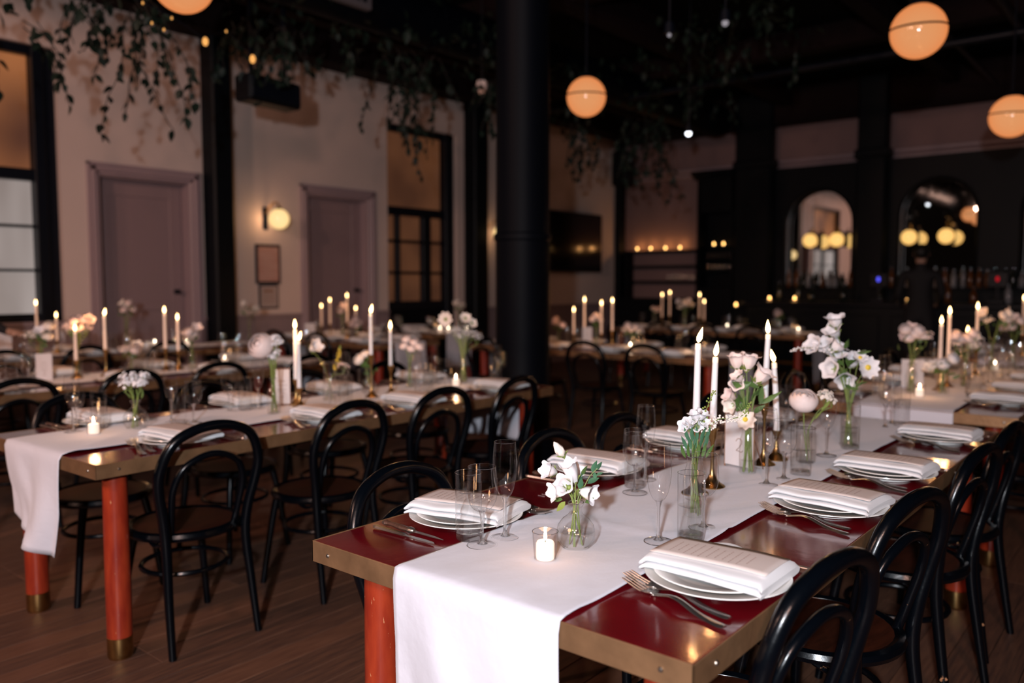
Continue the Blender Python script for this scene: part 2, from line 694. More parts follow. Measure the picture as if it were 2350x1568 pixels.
def framed_door(name, y0, y1, ztop, handle_y, label):
    m = MB()
    t = .12
    # moulded surround: outer casing, inner step, head
    for k, (g, d) in enumerate(((0, .035), (.035, .05), (.085, .03))):
        m.bbox(WX, WX + d, y0 + g, y0 + g + .035 + .015 * (k == 1), 0, ztop - g, .006)
        m.bbox(WX, WX + d, y1 - g - .035 - .015 * (k == 1), y1 - g, 0, ztop - g, .006)
        m.bbox(WX, WX + d, y0 + g, y1 - g, ztop - g - .035 - .015 * (k == 1), ztop - g, .006)
    d = struct(m, name, 'trim_paint')
    mm = MB()
    mm.box(WX - .20, WX - .16, y0 + t, y1 - t, 0, ztop - t)
    mm.bbox(WX - .16, WX - .145, y0 + t + .03, y0 + t + .16, .05, ztop - t - .05, .004)
    mm.bbox(WX - .16, WX - .145, y1 - t - .16, y1 - t - .03, .05, ztop - t - .05, .004)
    mm.bbox(WX - .16, WX - .145, y0 + t + .16, y1 - t - .16, ztop - t - .18, ztop - t - .05, .004)
    mm.bbox(WX - .16, WX - .145, y0 + t + .16, y1 - t - .16, 1.08, 1.18, .004)
    mm.obj('door_leaf', 'door_paint', d, False)
    r = MB()
    r.box(WX - .16, WX - .002, y1 - t - .014, y1 - t - .002, 0, ztop - t - .014)
    r.box(WX - .16, WX - .002, y0 + t + .002, y0 + t + .014, 0, ztop - t - .014)
    r.box(WX - .16, WX - .002, y0 + t + .014, y1 - t - .014, ztop - t - .014, ztop - t - .002)
    r.obj('door_reveal', 'trim_paint', d, False)
    h = MB()
    h.lathe([(.001, 0), (.028, .003), (.028, .008), (.010, .012), (.010, .04), (.026, .05), (.028, .065), (.018, .08), (.001, .083)], 12)
    h.xform(Matrix.Translation((WX - .145, handle_y, 1.28)) @ Matrix.Rotation(PI / 2, 4, 'Y'))
    h.obj('door_handle', 'frame_black', d)
    return d


framed_door('door_1', 3.60, 4.81, 2.585, 4.58, '')
framed_door('door_2', 6.12, 7.33, 2.595, 7.10, '')


def window(name, y0, y1, z0, z1, rails, mulls, panes, jamb=.11):
    """rails: (z0,z1) dark cross bars; mulls: (y0,y1,z0,z1); panes: (y0,y1,z0,z1,mat)"""
    m = MB()
    x0, x1 = WX - .20, WX - .06
    m.bbox(x0, x1, y0, y0 + jamb * .5, z0, z1, .006)
    m.bbox(x0, x1, y1 - jamb, y1, z0, z1, .006)
    m.bbox(x0, x1 + .04, y1 - jamb * 1.9, y1 - jamb, z0, z1, .006)
    m.bbox(x0, x1, y0, y1, z1 - .09, z1, .006)
    m.bbox(x0, x1, y0, y1, z0, z0 + .10, .006)
    wn = struct(m, name, 'frame_black')
    for a, b in rails:
        MB().bbox(x0 + .01, x1 + .01, y0 + .02, y1 - jamb, a, b, .005).obj('rail', 'frame_black', wn, False)
    for a, b, c, d in mulls:
        MB().bbox(x0 + .02, x1 - .01, a, b, c, d, .005).obj('mullion', 'frame_black', wn, False)
    for a, b, c, d, mt in panes:
        MB().box(x0 + .04, x0 + .05, a, b, c, d).obj('pane', mt, wn, False)
    return wn


wz = [1.08, 1.50, 1.92, 2.36]
w1 = window('window_1', 1.0, 3.36, .95, 3.62, [(2.35, 2.46), (1.905, 1.93), (1.485, 1.51)], [(2.16, 2.20, 1.03, 2.36)],
            [(1.04, 2.16, z0, z1, 'pane_grey') for z0, z1 in zip(wz, wz[1:])] + [(2.2, 3.17, z0, z1, 'pane_grey') for z0, z1 in zip(wz, wz[1:])]
            + [(1.04, 3.17, 2.45, 3.55, 'pane_orange')])
w2y = [(7.60, 7.80), (7.86, 8.30), (8.46, 8.74)]
wz2 = [1.12, 1.52, 1.96, 2.34]
w2 = window('window_2', 7.56, 8.93, 0.0, 3.56, [(2.32, 2.44), (1.50, 1.54), (1.94, 1.98), (1.0, 1.12)],
            [(7.80, 7.86, 1.1, 2.34), (8.30, 8.46, 1.1, 2.34)],
            [(a, b, c, d, 'pane_brown') for a, b in w2y for c, d in zip(wz2, wz2[1:])] + [(7.60, 8.74, 2.43, 3.5, 'pane_brown')])
MB().bbox(WX - .17, WX - .08, 7.6, 8.80, .1, 1.02, .01).obj('kick_panel', 'black_paint', w2, False)

# black pilasters and columns
for nm, b in (('pilaster', (WX, WX + .26, 4.84, 5.08)), ('pilaster', (WX, WX + .24, 9.07, 9.38)), ('pilaster', (WX, WX + .12, 13.25, 13.48))):
    m = MB()
    m.bbox(*b, 0, 4.6, .02)
    m.bbox(b[0], b[1] + .03, b[2] - .03, b[3] + .03, 0, .35, .01)
    o = m.obj(nm, 'black_paint', None, False)
    tag(o, kind='structure')
for x0, x1 in ((-6.14, -5.50), (-4.12, -3.68)):
    m = MB()
    m.bbox(x0 * .985, x1 * .985, WY - .45, WY - .22, 0, 4.6, .03)
    m.bbox(x0 * .985 - .04, x1 * .985 + .04, WY - .47, WY - .2, 3.28, 3.42, .02)
    o = m.obj('pilaster', 'black_paint', None, False)
    tag(o, kind='structure')
m = MB()
m.lathe([(.26, 0), (.26, .10), (.235, .14), (.235, .2), (.205, .24), (.20, .9), (.20, 1.68), (.212, 1.69), (.212, 1.73), (.198, 1.74), (.19, 4.1), (.24, 4.2), (.28, 4.35), (.30, 4.6)], 40)
o = m.obj('iron_column', 'iron_blue', loc=(-3.80, 4.69, 0))
tag(o, 'thick dark blue-black round iron column rising to the ceiling beyond the tables', 'column', kind='structure')

# ceiling beams and duct
for i, x in enumerate((-7.6, -5.2, -2.8, -.4, 2.0)):
    o = MB().bbox(x - .10, x + .10, -4, 13.3, 4.25, 4.6, .01).obj('ceiling_beam', 'beam_dark', None, False)
    tag(o, kind='structure')
for i, y in enumerate((7.2, 10.6)):
    o = MB().bbox(-8.2, 4.6, y - .12, y + .12, 4.30, 4.6, .01).obj('ceiling_beam', 'beam_dark', None, False)
    tag(o, kind='structure')
t = thing('air_duct', 'long round blue-black air duct running below the ceiling towards the far wall', 'duct', (-6.1, 0, 4.02))
MB().tube([(0, -3, 0), (0, 12.6, 0)], .25, 24).obj('duct_pipe', 'iron_blue', t)
for k in range(8):
    MB().tube([(0, -2 + k * 2, 0), (0, -1.94 + k * 2, 0)], .262, 24).obj('duct_band', 'iron_blue', t)
g = MB().bbox(-.02, .06, -.30, .30, -.16, .18, .012)
vent = g.obj('vent_frame', 'vent_grey', None, False)
v = thing('air_vent', 'pale grey rectangular air grille on the side of the round duct', 'vent', (-5.84, 4.69, 3.98))
vent.parent = v
for k in range(7):
    MB().box(.062, .075, -.25 + k * .073, -.215 + k * .073, -.11, .13).obj('slat', 'frame_black', v, False)
for k, (x, y, z0) in enumerate(((-5.4, 7.9, 4.2), (-4.1, 8.6, 4.3), (-3.0, 8.6, 4.4))):
    pass

# exposed pipes near the ceiling on the bar side
for k, (x, z, r) in enumerate(((-2.2, 4.1, .03), (-1.6, 4.2, .045), (.2, 3.9, .05))):
    o = MB().tube([(x, -1, z), (x, 13, z)], r, 10).obj('ceiling_pipe', 'frame_black')
    tag(o, ['thin black pipe running along the ceiling above the nearest table', 'black pipe along the ceiling between lamps and bar',
            'thick dark pipe along the ceiling on the right'][k], 'pipe')
o = MB().tube([(-7.5, 9.6, 3.86), (3.5, 9.6, 3.86)], .04, 10).obj('lighting_track', 'frame_black')
tag(o, 'black lighting track hung crosswise in front of the bar', 'lighting track')

# ---------------------------------------------------------------- back bar
bb = thing('back_bar', 'tall black wooden back bar with arched mirrors behind the counter', 'bar cabinet', (0, WY - .02, 0))
m = MB()
AR = [(-5.27, -4.16, 1.36, 2.90), (-3.50, -2.42, 1.36, 2.95), (-1.9, -.8, 1.36, 2.95)]
holed_wall(-6.05, 2.5, 0, 3.28, [(a, b, c, d - (b - a) / 2) for a, b, c, d in AR], lambda a0, a1, b0, b1: m.box(a0, a1, -.14, 0, b0, b1) if not any(
    a0 >= a - .01 and a1 <= b + .01 and b0 >= d - (b - a) / 2 - .01 for a, b, c, d in AR) else None)
m.obj('cabinet_back', 'black_paint', bb, False)
for a, b, c, d in AR:
    r = (b - a) / 2
    cx, cz = (a + b) / 2, d - r
    m = MB()
    n = 16
    v, f = [], []
    for k in range(n + 1):
        an = PI * k / n
        x, z = cx - r * math.cos(an), cz + r * math.sin(an)
        v += [(x, -.14, z), (x, -.14, 3.28), (x, 0, z)]
    for k in range(n):
        f += [(k * 3, k * 3 + 3, k * 3 + 4, k * 3 + 1), (k * 3, k * 3 + 2, k * 3 + 5, k * 3 + 3)]
    m.add(v, f)
    m.obj('arch_panel', 'black_paint', bb, False)
    m = MB()
    m.box(a - .02, b + .02, -.015, -.005, c, d)
    mo = m.obj('mirror', 'mirror', bb, False)
    m = MB()
    m.tube([(a + .01, -.15, c)] + [(cx - (r - .01) * math.cos(PI * k / 14), -.15, cz + (r - .01) * math.sin(PI * k / 14)) for k in range(15)] + [(b - .01, -.15, c)], .02, 6)
    m.obj('arch_moulding', 'black_paint', bb)
m = MB()
m.bbox(-6.0, 2.5, -.42, -.14, .98, 1.04, .01)
m.bbox(-6.0, 2.5, -.40, -.14, .06, .98, .01)
m.obj('lower_cupboard', 'black_paint', bb, False)
MB().bbox(-6.0, 2.5, -.32, -.14, 1.28, 1.31, .005).obj('shelf', 'black_paint', bb, False)
# open cabinet to the left of the arches, with glasses and two candles
sc_ = thing('shelf_cabinet', 'tall black open cabinet with cornice holding rows of glasses', 'cabinet', (-6.42, WY - .02, 0))
m = MB()
m.bbox(-.34, .34, -.36, 0, 0, 1.3, .01)
m.box(-.34, .34, -.03, 0, 1.3, 3.2)
m.box(-.34, -.30, -.36, 0, 1.3, 3.2)
m.box(.30, .34, -.36, 0, 1.3, 3.2)
m.bbox(-.34, .34, -.36, 0, 2.6, 3.2, .01)
m.obj('cabinet_body', 'black_paint', sc_, False)
m = MB()
m.bbox(-.40, .36, -.42, 0, 3.18, 3.24, .015)
m.bbox(-.44, .36, -.46, 0, 3.24, 3.32, .02)
m.obj('cornice', 'black_paint', sc_, False)
for z in (1.60, 1.80, 2.02):
    MB().bbox(-.30, .30, -.34, -.03, z - .02, z, .004).obj('shelf', 'black_paint', sc_, False)
# wall shelves between corner and cabinet
ws = thing('wall_shelf_unit', 'low black shelf unit against the wall in the far corner', 'shelf', (-7.55, WY, 0))
for z in (1.98, 1.70, 1.42):
    MB().bbox(-.76, .76, -.30, 0, z - .045, z, .006).obj('shelf', 'black_paint', ws, False)
for x in (-.76, .72):
    MB().bbox(x, x + .04, -.28, 0, 0, 1.98, .006).obj('side_panel', 'black_paint', ws, False)
MB().bbox(-.76, .76, -.42, -.01, .02, 1.10, .01).obj('cupboard', 'black_paint', ws, False)
# bar counter
bc = thing('bar_counter', 'long black bar counter in front of the mirrored back bar', 'bar counter', (-1.6, 12.45, 0))
m = MB()
m.bbox(-3.75, 4.4, -.28, .28, .08, 1.04, .01)
for k in range(12):
    m.bbox(-3.6 + k * .66, -3.1 + k * .66, -.30, -.28, .2, .92, .008)
m.obj('counter_front', 'black_paint', bc, False)
MB().bbox(-3.85, 4.4, -.36, .34, 1.04, 1.10, .015).obj('counter_top', 'frame_black', bc, False)
MB().tube([(-3.7, -.42, .18), (4.4, -.42, .18)], .022, 8).obj('foot_rail', 'brass', bc)

# bottles on the counter and back shelf
BP = [(.036, .18, .014, .28), (.040, .16, .015, .26), (.032, .20, .012, .30), (.045, .12, .016, .22)]


def bottle_maker(k, mt):
    def f():
        r, h, n, H = BP[k]
        o = MB().lathe([(r * .9, 0), (r, .008), (r, h), (r * .7, h + .025), (n, h + .05), (n, H - .02), (n * 1.25, H - .018), (n * 1.25, H), (.001, H)], 12).obj('bar_bottle', mt)
        return tag(o, 'bottle', 'bottle')
    return f


bots = [Proto(bottle_maker(k, mt)) for k in range(4) for mt in ('bottle_dark', 'bottle_amber', 'bottle_clear')]
random.seed(11)
x = -5.15
nbt = 0
while x < -.6 and nbt < 46:
    p = random.choice(bots)
    p.put((x, WY - .02 - .22, 1.31), label='dark liquor bottle in the row on the ledge below the mirrors', group='bottles on the back bar ledge')
    x += random.uniform(.085, .13)
    nbt += 1
x = -5.0
while x < -.9:
    p = random.choice(bots)
    p.put((x, 12.55 + random.uniform(-.05, .1), 1.10), label='small bottle standing on the dark bar counter', group='bottles on the bar counter')
    x += random.uniform(.25, .5)

# glasses upside on shelves, tea lights
tumbler_small = Proto(lambda: tag(MB().lathe([(.001, 0), (.027, .001), (.030, .02), (.034, .10), (.032, .10), (.028, .012), (.001, .012)], 12).obj('shelf_glass', 'glass_thin'),
                                  'glass', 'glass'))
for k in range(7):
    tumbler_small.put((-7.45 + k * .1, WY - .14, 1.42), label='small clear glass in the row on the corner wall shelf', group='glasses on the wall shelf')
for z, n in ((1.80, 5), (1.60, 5)):
    for k in range(n):
        tumbler_small.put((-6.62 + k * .1, WY - .2, z), label='clear glass in the rows inside the tall black cabinet', group='glasses in the tall cabinet')


def mk_tealight():
    t = thing('tea_light', 'tea light', 'candle')
    MB().lathe([(.001, .001), (.030, 0), (.036, .05), (.033, .05), (.028, .006), (.001, .006)], 12).obj('glass_cup', 'glass_votive', t)
    MB().lathe([(.001, .006), (.026, .006), (.027, .02), (.001, .02)], 12).obj('wax', 'candle_wax', t)
    MB().lathe([(.001, .02), (.015, .028), (.018, .040), (.012, .054), (.0005, .075)], 10).obj('flame', 'tea_glow', t)
    return t


tea = Proto(mk_tealight)
for k, x in enumerate((-8.12, -7.83, -7.52, -7.22)):
    o = tea.put((x, WY - .13, 1.98), label='lit tea light, %s of the four from the corner on the wall shelf' % ['first', 'second', 'third', 'fourth'][k])
    lamp('tea_light_glow', 'POINT', (x, WY - .13, 2.06), .9, (1, .45, .14), .03)
for k, x in enumerate((-6.52, -6.34)):
    tea.put((x, WY - .2, 2.02), label='lit tea light, %s on the top shelf of the tall cabinet' % ['left one', 'right one'][k])
for k, (x, y, z) in enumerate(((-5.10, 12.45, 1.10), (-4.72, 12.5, 1.1), (-3.10, 12.5, 1.10), (-3.02, 12.55, 1.1))):
    tea.put((x, y, z), label='lit tea light on the bar counter, ' + ['beside its far left end', 'below the lit arch mirror', 'left of the standing person', 'close beside the standing person'][k])
    if k < 3:
        lamp('tea_light_glow', 'POINT', (x, y, z + .08), .5, (1, .45, .14), .03)
tea.put((-5.45, 12.0, 1.0), label='lit tea light behind the far table, left of the bar')

for x, y, mt, lb in ((-3.5, 12.5, 'led_blue', 'dark till on the bar counter with a glowing blue light'), (-2.0, 12.5, 'led_red', 'dark till on the bar counter with a glowing red light')):
    t = thing('till', lb, 'till', (x, y, 1.10))
    MB().bbox(-.10, .10, -.08, .08, 0, .05, .008).obj('base', 'frame_black', t, False)
    MB().bbox(-.012, .012, -.012, .012, .05, .30, .003).obj('post', 'frame_black', t, False)
    MB().bbox(-.12, .12, .0, .03, .22, .42, .008).obj('screen', 'frame_black', t, False)
    MB().ball((0, -.01, .33), .026, 10, 8, sc=(.8, .5, 1.3)).obj('light', mt, t)

# TV and speaker on the left wall near the corner
t = thing('wall_television', 'large black television mounted on the pale wall beyond the column', 'television', (WX, 11.75, 2.09))
MB().bbox(.10, .16, -.88, .85, -.52, .52, .012).obj('casing', 'frame_black', t, False)
MB().box(.161, .165, -.85, .82, -.49, .49).obj('screen', 'tv_screen', t, False)
MB().bbox(0, .10, -.2, .2, -.2, .2, .01).obj('wall_bracket', 'frame_black', t, False)
t = thing('wall_speaker', 'black loudspeaker mounted high in the far wall corner', 'speaker', (WX + .12, 13.12, 3.18))
MB().bbox(0, .3, -.17, .17, 0, .62, .02).obj('cabinet', 'black_paint', t, False)
MB().bbox(.3, .31, -.14, .14, .04, .58, .004).obj('grille', 'frame_black', t, False)
# speaker hanging above the doors wall
t = thing('hanging_speaker', 'black box loudspeaker hanging in the greenery beside the dark pilaster', 'speaker', (-6.45, 4.34, 2.96), math.radians(6))
MB().bbox(-.11, .11, -.29, .29, 0, .23, .02).obj('cabinet', 'black_paint', t, False)
MB().bbox(.11, .12, -.27, .27, .03, .20, .004).obj('grille', 'frame_black', t, False)
MB().box(-.015, .015, -.2, -.17, .23, 1.3).obj('hanger', 'frame_black', t, False)
MB().box(-.015, .015, .17, .2, .23, 1.3).obj('hanger', 'frame_black', t, False)

# framed notices under the sconce
t = thing('picture_frame', 'dark framed pinkish printed notice hanging below the wall sconce', 'picture', (WX, 5.655, 1.60))
MB().bbox(0, .02, -.17, .17, -.235, .235, .006).obj('frame', 'frame_black', t, False)
MB().box(.021, .024, -.14, .14, -.205, .205).obj('print', 'poster_paper', t, False)
m = MB()
for k in range(11):
    m.box(.0245, .0250, -.10 + .02 * (k % 3 == 0), .10 - .03 * (k % 2), .15 - k * .03, .157 - k * .03)
m.obj('text_lines', 'menu_ink', t, False)
t = thing('picture_frame', 'small dark framed notice hung directly below the pinkish one', 'picture', (WX, 5.655, 1.215))
MB().bbox(0, .02, -.135, .135, -.145, .145, .006).obj('frame', 'frame_black', t, False)
MB().box(.021, .024, -.115, .115, -.125, .125).obj('print', 'notice_paper', t, False)
m = MB()
m.box(.0245, .025, -.08, .06, .05, .085)
for k in range(4):
    m.box(.0245, .025, -.09, .08, .02 - k * .03, .026 - k * .03)
m.obj('text_lines', 'ink_brown', t, False)


# wall sconces: dark back plate, curved arm, opal globe
def sconce(loc, facing, label, r=.12, light='sconce_glass'):
    """facing: unit vector away from the wall in the xy plane"""
    rz = math.atan2(facing[1], facing[0])
    q = 1 if light == 'sconce_glass' else .62      # how far the lamp stands off the wall
    t = thing('wall_sconce', label, 'wall lamp', loc, rz)
    MB().bbox(0, .025, -.035, .035, -.13, .13, .008).obj('back_plate', 'frame_black', t, False)
    MB().tube([(.02, 0, .05), (.10 * q, 0, .13), (.20 * q, 0, .18), (.27 * q, 0, .17), (.29 * q, 0, .11)], .008, 8).obj('arm', 'brass', t)
    MB().lathe([(.001, .0), (.035, .0), (.03, .03), (.012, .035), (.001, .036)], 14, (.29 * q, 0, .085)).obj('globe_cap', 'brass', t)
    MB().ball((.29 * q, 0, -.02), r, 28, 16).obj('glass_globe', light, t)
    return t


sconce((WX, 5.63, 2.14), (1, 0), 'round glowing globe wall lamp above the framed notices', .118)
sconce((WX, 9.58, 2.16), (1, 0), 'globe wall lamp on the narrow wall strip beside the iron column', .11)
for k, x in enumerate((-4.78, -4.36, -3.30, -2.80)):
    sconce((x, WY - .16, 2.08), (0, -1), 'glowing globe lamp before the mirrors, %s from the left' % ['first', 'second', 'third', 'fourth'][k], .112, 'bar_sconce_glass')


for x_, y_, z_ in ((WX + .14, 5.60, 2.12), (WX + .14, 9.55, 2.14)):
    lamp('sconce_light', 'POINT', (x_, y_, z_), 1.3, (1, .55, .27), .03)


# pendants
def pendant(x, y, z, r, label, n=1.0):
    t = thing('globe_pendant', label, 'pendant lamp', (x, y, z), random.random())
    MB().ball((0, 0, 0), r, 40, 24).obj('glass_globe', 'pendant_glass', t)
    tl = Matrix.Rotation(math.radians(4), 4, 'X')
    band = [(r * 1.005 * math.cos(2 * PI * k / 48), r * 1.005 * math.sin(2 * PI * k / 48), r * .10) for k in range(48)]
    MB().tube(band, .006, 6, closed=True).xform(tl).obj('metal_band', 'frame_black', t)
    MB().lathe([(.001, r * .96), (.07, r * .94), (.055, r * 1.10), (.02, r * 1.16), (.001, r * 1.18)], 20).obj('top_cap', 'frame_black', t)
    MB().tube([(0, 0, r * 1.1), (0, 0, 4.6 - z)], .008, 8).obj('rod', 'frame_black', t)
    return t


pendant(-1.39, 5.64, 2.944, .165, 'large round opal pendant lamp glowing above the second right table')
pendant(-4.03, 5.83, 2.951, .165, 'round opal pendant lamp hanging just beside the big iron column')
pendant(-1.26, 8.21, 2.80, .175, 'round opal pendant lamp cut by the picture edge near the bar')
pendant(-4.45, 2.45, 3.07, .172, 'round opal pendant lamp among the greenery near the dark pilaster')
pendant(-2.3, -1.6, 2.95, .175, 'opal pendant lamp behind the viewer, seen only in mirrors')
for k, (x, y, z, m_) in enumerate(((-4.35, 8.27, 3.01, 'spot_white'), (-2.73, 5.73, 3.27, 'bulb_dim'), (-3.04, 5.46, 3.18, 'bulb_dim'))):
    t = thing('spotlight', ['bright white spotlight hanging in the dark greenery beside the bar', 'dim round bulb on the dark ceiling right of the iron column',
                            'faint small bulb left of the dim round one on the ceiling'][k], 'spotlight', (x, y, z))
    MB().lathe([(.001, .10), (.035, .10), (.042, .02), (.036, .02), (.001, .03)], 14).obj('housing', 'frame_black', t)
    MB().ball((0, 0, .012), (.030, .024, .014)[k], 12, 8).obj('bulb', m_, t)
    MB().tube([(0, 0, .10), (0, 0, 4.5 - z)], .006, 6).obj('rod', 'frame_black', t)
t = thing('cone_pendant', 'small pale cone-shaped shade hanging beside the iron column', 'pendant lamp', (-5.78, 6.46, 3.31))
MB().lathe([(.012, 0), (.03, .03), (.058, .12), (.052, .16), (.001, .165)], 18).obj('lamp_shade', 'petal_blush', t)
MB().tube([(0, 0, .16), (0, 0, 1.2)], .006, 6).obj('rod', 'frame_black', t)


# ---------------------------------------------------------------- greenery under the ceiling
def leaf_mesh(n, L, W, m, curl=.15):
    mb = MB()
    v = [(0, 0, 0)]
    K = 5
    for k in range(1, K):
        t = k / K
        wd = W * math.sin(PI * t ** .8) * .5
        z = -curl * L * t * t
        v += [(-wd, L * t, z + wd * .3), (0, L * t, z), (wd, L * t, z + wd * .3)]
    v.append((0, L, -curl * L))
    f = [(0, 2, 1), (0, 3, 2)]
    for k in range(K - 2):
        a = 1 + 3 * k
        f += [(a, a + 1, a + 4, a + 3), (a + 1, a + 2, a + 5, a + 4)]
    a = 1 + 3 * (K - 2)
    f += [(a, a + 1, len(v) - 1), (a + 1, a + 2, len(v) - 1)]
    mb.add(v, f)
    return mb.mesh(n, m) if m else mb


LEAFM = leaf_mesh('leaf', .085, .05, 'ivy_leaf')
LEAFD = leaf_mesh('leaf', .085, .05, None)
rg = random.Random(5)


def vine(x, y, ztop, length, n, spread, label, nobj=40, cover=.5, dens=20, size=1.0):
    """hanging strands; the lowest, plainest leaves are parts, the thick upper growth is one part"""
    t = thing('hanging_vine', label, 'vine', (x, y, ztop))
    st, fo = MB(), MB()
    cnt = 0
    for s in range(n):
        a = rg.uniform(0, 2 * PI)
        sy = rg.uniform(-spread, spread)
        sx = rg.uniform(-.25, .25)
        L = length * rg.uniform(.35, 1) * (1 - .3 * abs(sy) / max(spread, .01))
        p = Vector((sx, sy, 0))
        pts = [p.copy()]
        d = Vector((rg.uniform(-.5, .5), rg.uniform(-.8, .8), rg.uniform(-.2, -.8))).normalized()
        seg = .07
        while (pts[0].z - p.z) < L and len(pts) < 60:
            d = (d + Vector((rg.uniform(-.3, .3), rg.uniform(-.3, .3), -.28))).normalized()
            p = p + d * seg
            pts.append(p.copy())
        st.tube(pts, .004, 4)
        for k in range(1, len(pts)):
            for _ in range(2 if rg.random() < .6 else 1):
                if rg.random() < .25:
                    continue
                M = Matrix.Translation(pts[k]) @ Matrix.Rotation(rg.uniform(0, 2 * PI), 4, 'Z') @ Matrix.Rotation(rg.uniform(-1.5, -.2), 4, 'X') @ Matrix.Rotation(rg.uniform(-1, 1), 4, 'Y') @ Matrix.Scale(size * rg.uniform(.7, 1.2), 4)
                if cnt < nobj and k > len(pts) * .45:
                    o = bpy.data.objects.new('leaf', LEAFM)
                    COL.objects.link(o)
                    o.parent = t
                    o.matrix_local = M
                    cnt += 1
                else:
                    fo.add([M @ Vector(q) for q in LEAFD.v], LEAFD.f)
    # thick growth above, hiding the beam
    for k in range(int(dens * 7 * cover)):
        c = Vector((rg.gauss(0, .18), rg.uniform(-spread * 1.2, spread * 1.2), rg.uniform(.05, .75)))
        M = Matrix.Translation(c) @ Matrix.Rotation(rg.uniform(0, 2 * PI), 4, 'Z') @ Matrix.Rotation(rg.uniform(-2.2, .5), 4, 'X') @ Matrix.Scale(size * rg.uniform(.8, 1.5), 4)
        fo.add([M @ Vector(q) for q in LEAFD.v], LEAFD.f)
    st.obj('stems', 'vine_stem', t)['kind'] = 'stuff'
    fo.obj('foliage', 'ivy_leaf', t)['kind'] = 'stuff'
    return t


vine(-6.32, 2.16, 3.15, .55, 5, .16, 'thin hanging ivy strands in front of the orange-lit window at the left edge', 36)
vine(-6.36, 2.70, 3.42, .68, 10, .17, 'leafy ivy cluster hanging between window and first grey door', 60)
vine(-6.16, 3.02, 3.42, .98, 9, .12, 'longest hanging ivy cluster above the first grey door', 60)
vine(-5.05, 2.76, 3.34, .16, 6, .22, 'ivy cluster with fairy lights round the pendant by the pilaster', 30)
vine(-6.25, 4.22, 3.55, .62, 18, .30, 'ivy cluster hanging over the box loudspeaker', 60)
vine(-6.2, 4.95, 3.50, .22, 5, .25, 'short ivy tufts right of the box loudspeaker', 24)
vine(-6.05, 5.66, 3.62, 1.25, 15, .30, 'long ivy cluster hanging before the black-framed inner window', 60)
vine(-5.40, 6.12, 3.36, .70, 8, .15, 'ivy strands hanging beside the pale cone lamp', 36)
vine(-5.60, 7.92, 3.22, .75, 9, .22, 'ivy strands hanging above the television', 36)
vine(-4.98, 8.42, 3.28, 1.05, 15, .38, 'broad dark ivy cluster hanging left of the bar', 60)
vine(-4.25, 8.5, 3.50, .30, 12, .60, 'dark ivy mass under the ceiling round the white spotlight', 30, dens=30)
vine(-3.30, 7.6, 3.72, .40, 8, .60, 'dark ivy mass on the ceiling between column and bar', 20, dens=30)
vine(-6.5, 1.55, 3.55, .25, 5, .5, 'ivy tangle along the ceiling at the far left', 24, dens=30)
fb = Proto(lambda: tag(MB().ball((0, 0, 0), .012, 8, 6, sc=(1, 1, 1.5)).obj('fairy_light', 'fairy_bulb'), 'fairy', 'fairy light'))
for k, (x, y, z) in enumerate(((-4.97, 2.88, 2.93), (-4.87, 3.16, 2.86), (-5.0, 3.05, 3.04), (-5.15, 2.62, 3.02), (-5.05, 2.7, 3.05), (-5.12, 2.55, 3.12), (-5.0, 2.62, 2.95), (-5.2, 2.45, 3.15))):
    fb.put((x, y, z), label='tiny warm fairy light in the ivy round the pendant lamp', group='fairy lights in the ivy',
           sc=1.6 if k < 2 else .55)
wire = MB().tube([(-5.2, 2.45, 3.16), (-5.12, 2.55, 3.13), (-5.05, 2.7, 3.06), (-4.97, 2.88, 2.945), (-5.0, 3.05, 3.05), (-4.87, 3.16, 2.875), (-5.0, 3.3, 3.1), (-5.2, 3.6, 3.4)], .003, 4).obj('light_wire', 'frame_black')
tag(wire, 'thin wire of the fairy lights running through the ivy', 'wire')


# ---------------------------------------------------------------- furniture
TH = .75


def make_table(W, L, name, label, x, y, rz, legx=.115, ext=0):
    t = thing('dining_table', label, 'table', (x, y, 0), rz)
    h = .052
    m = MB()
    m.bbox(-W / 2 + .004, W / 2 - .004, -L / 2 + .004, L / 2 - .004, TH - .03, TH - .001, .002)
    m.obj('table_top', 'table_lacquer', t, False)
    e = .004
    for s in (-1, 1):
        MB().bbox(-W / 2, W / 2, s * L / 2 - (e if s > 0 else 0), s * L / 2 + (e if s < 0 else 0), TH - h, TH, .001).obj('brass_edge', 'brass_edge', t, False)
        MB().bbox(s * W / 2 - (e if s > 0 else 0), s * W / 2 + (e if s < 0 else 0), -L / 2, L / 2, TH - h, TH, .001).obj('brass_edge', 'brass_edge', t, False)
    m = MB()
    m.box(-W / 2 + .01, W / 2 - .01, -L / 2 + .01, L / 2 - .01, TH - h + .004, TH - .03)
    m.obj('underframe', 'frame_black', t, False)
    for sx in (-1, 1):
        for sy in (-1, 1):
            lx, ly = sx * (W / 2 - legx), sy * (L / 2 - .12)
            lg = MB().lathe([(.044, .075), (.0445, .3), (.042, TH - h + .004)], 24, (lx, ly, 0)).obj('leg', 'leg_varnish', t)
            MB().lathe([(.042, 0), (.044, .006), (.0455, .01), (.0455, .078), (.043, .08)], 24, (lx, ly, 0)).obj('brass_foot', 'brass', lg)
    for sx, sy, ax in ((-.44, -1, 0), (-.2, -1, 0), (.44, -1, 0), (.2, -1, 0), (1, -.47, 1), (1, .2, 1)):
        m = MB().lathe([(.001, .0035), (.004, .003), (.0055, .001), (.0056, 0)], 10)
        if ax == 0:
            m.xform(Matrix.Translation((sx * W, sy * L / 2, TH - h / 2)) @ Matrix.Rotation(PI / 2, 4, 'X'))
        else:
            m.xform(Matrix.Translation((sx * W / 2, sy * L, TH - h / 2)) @ Matrix.Rotation(PI / 2, 4, 'Y'))
        m.obj('screw', 'screw_metal', t)
    return t


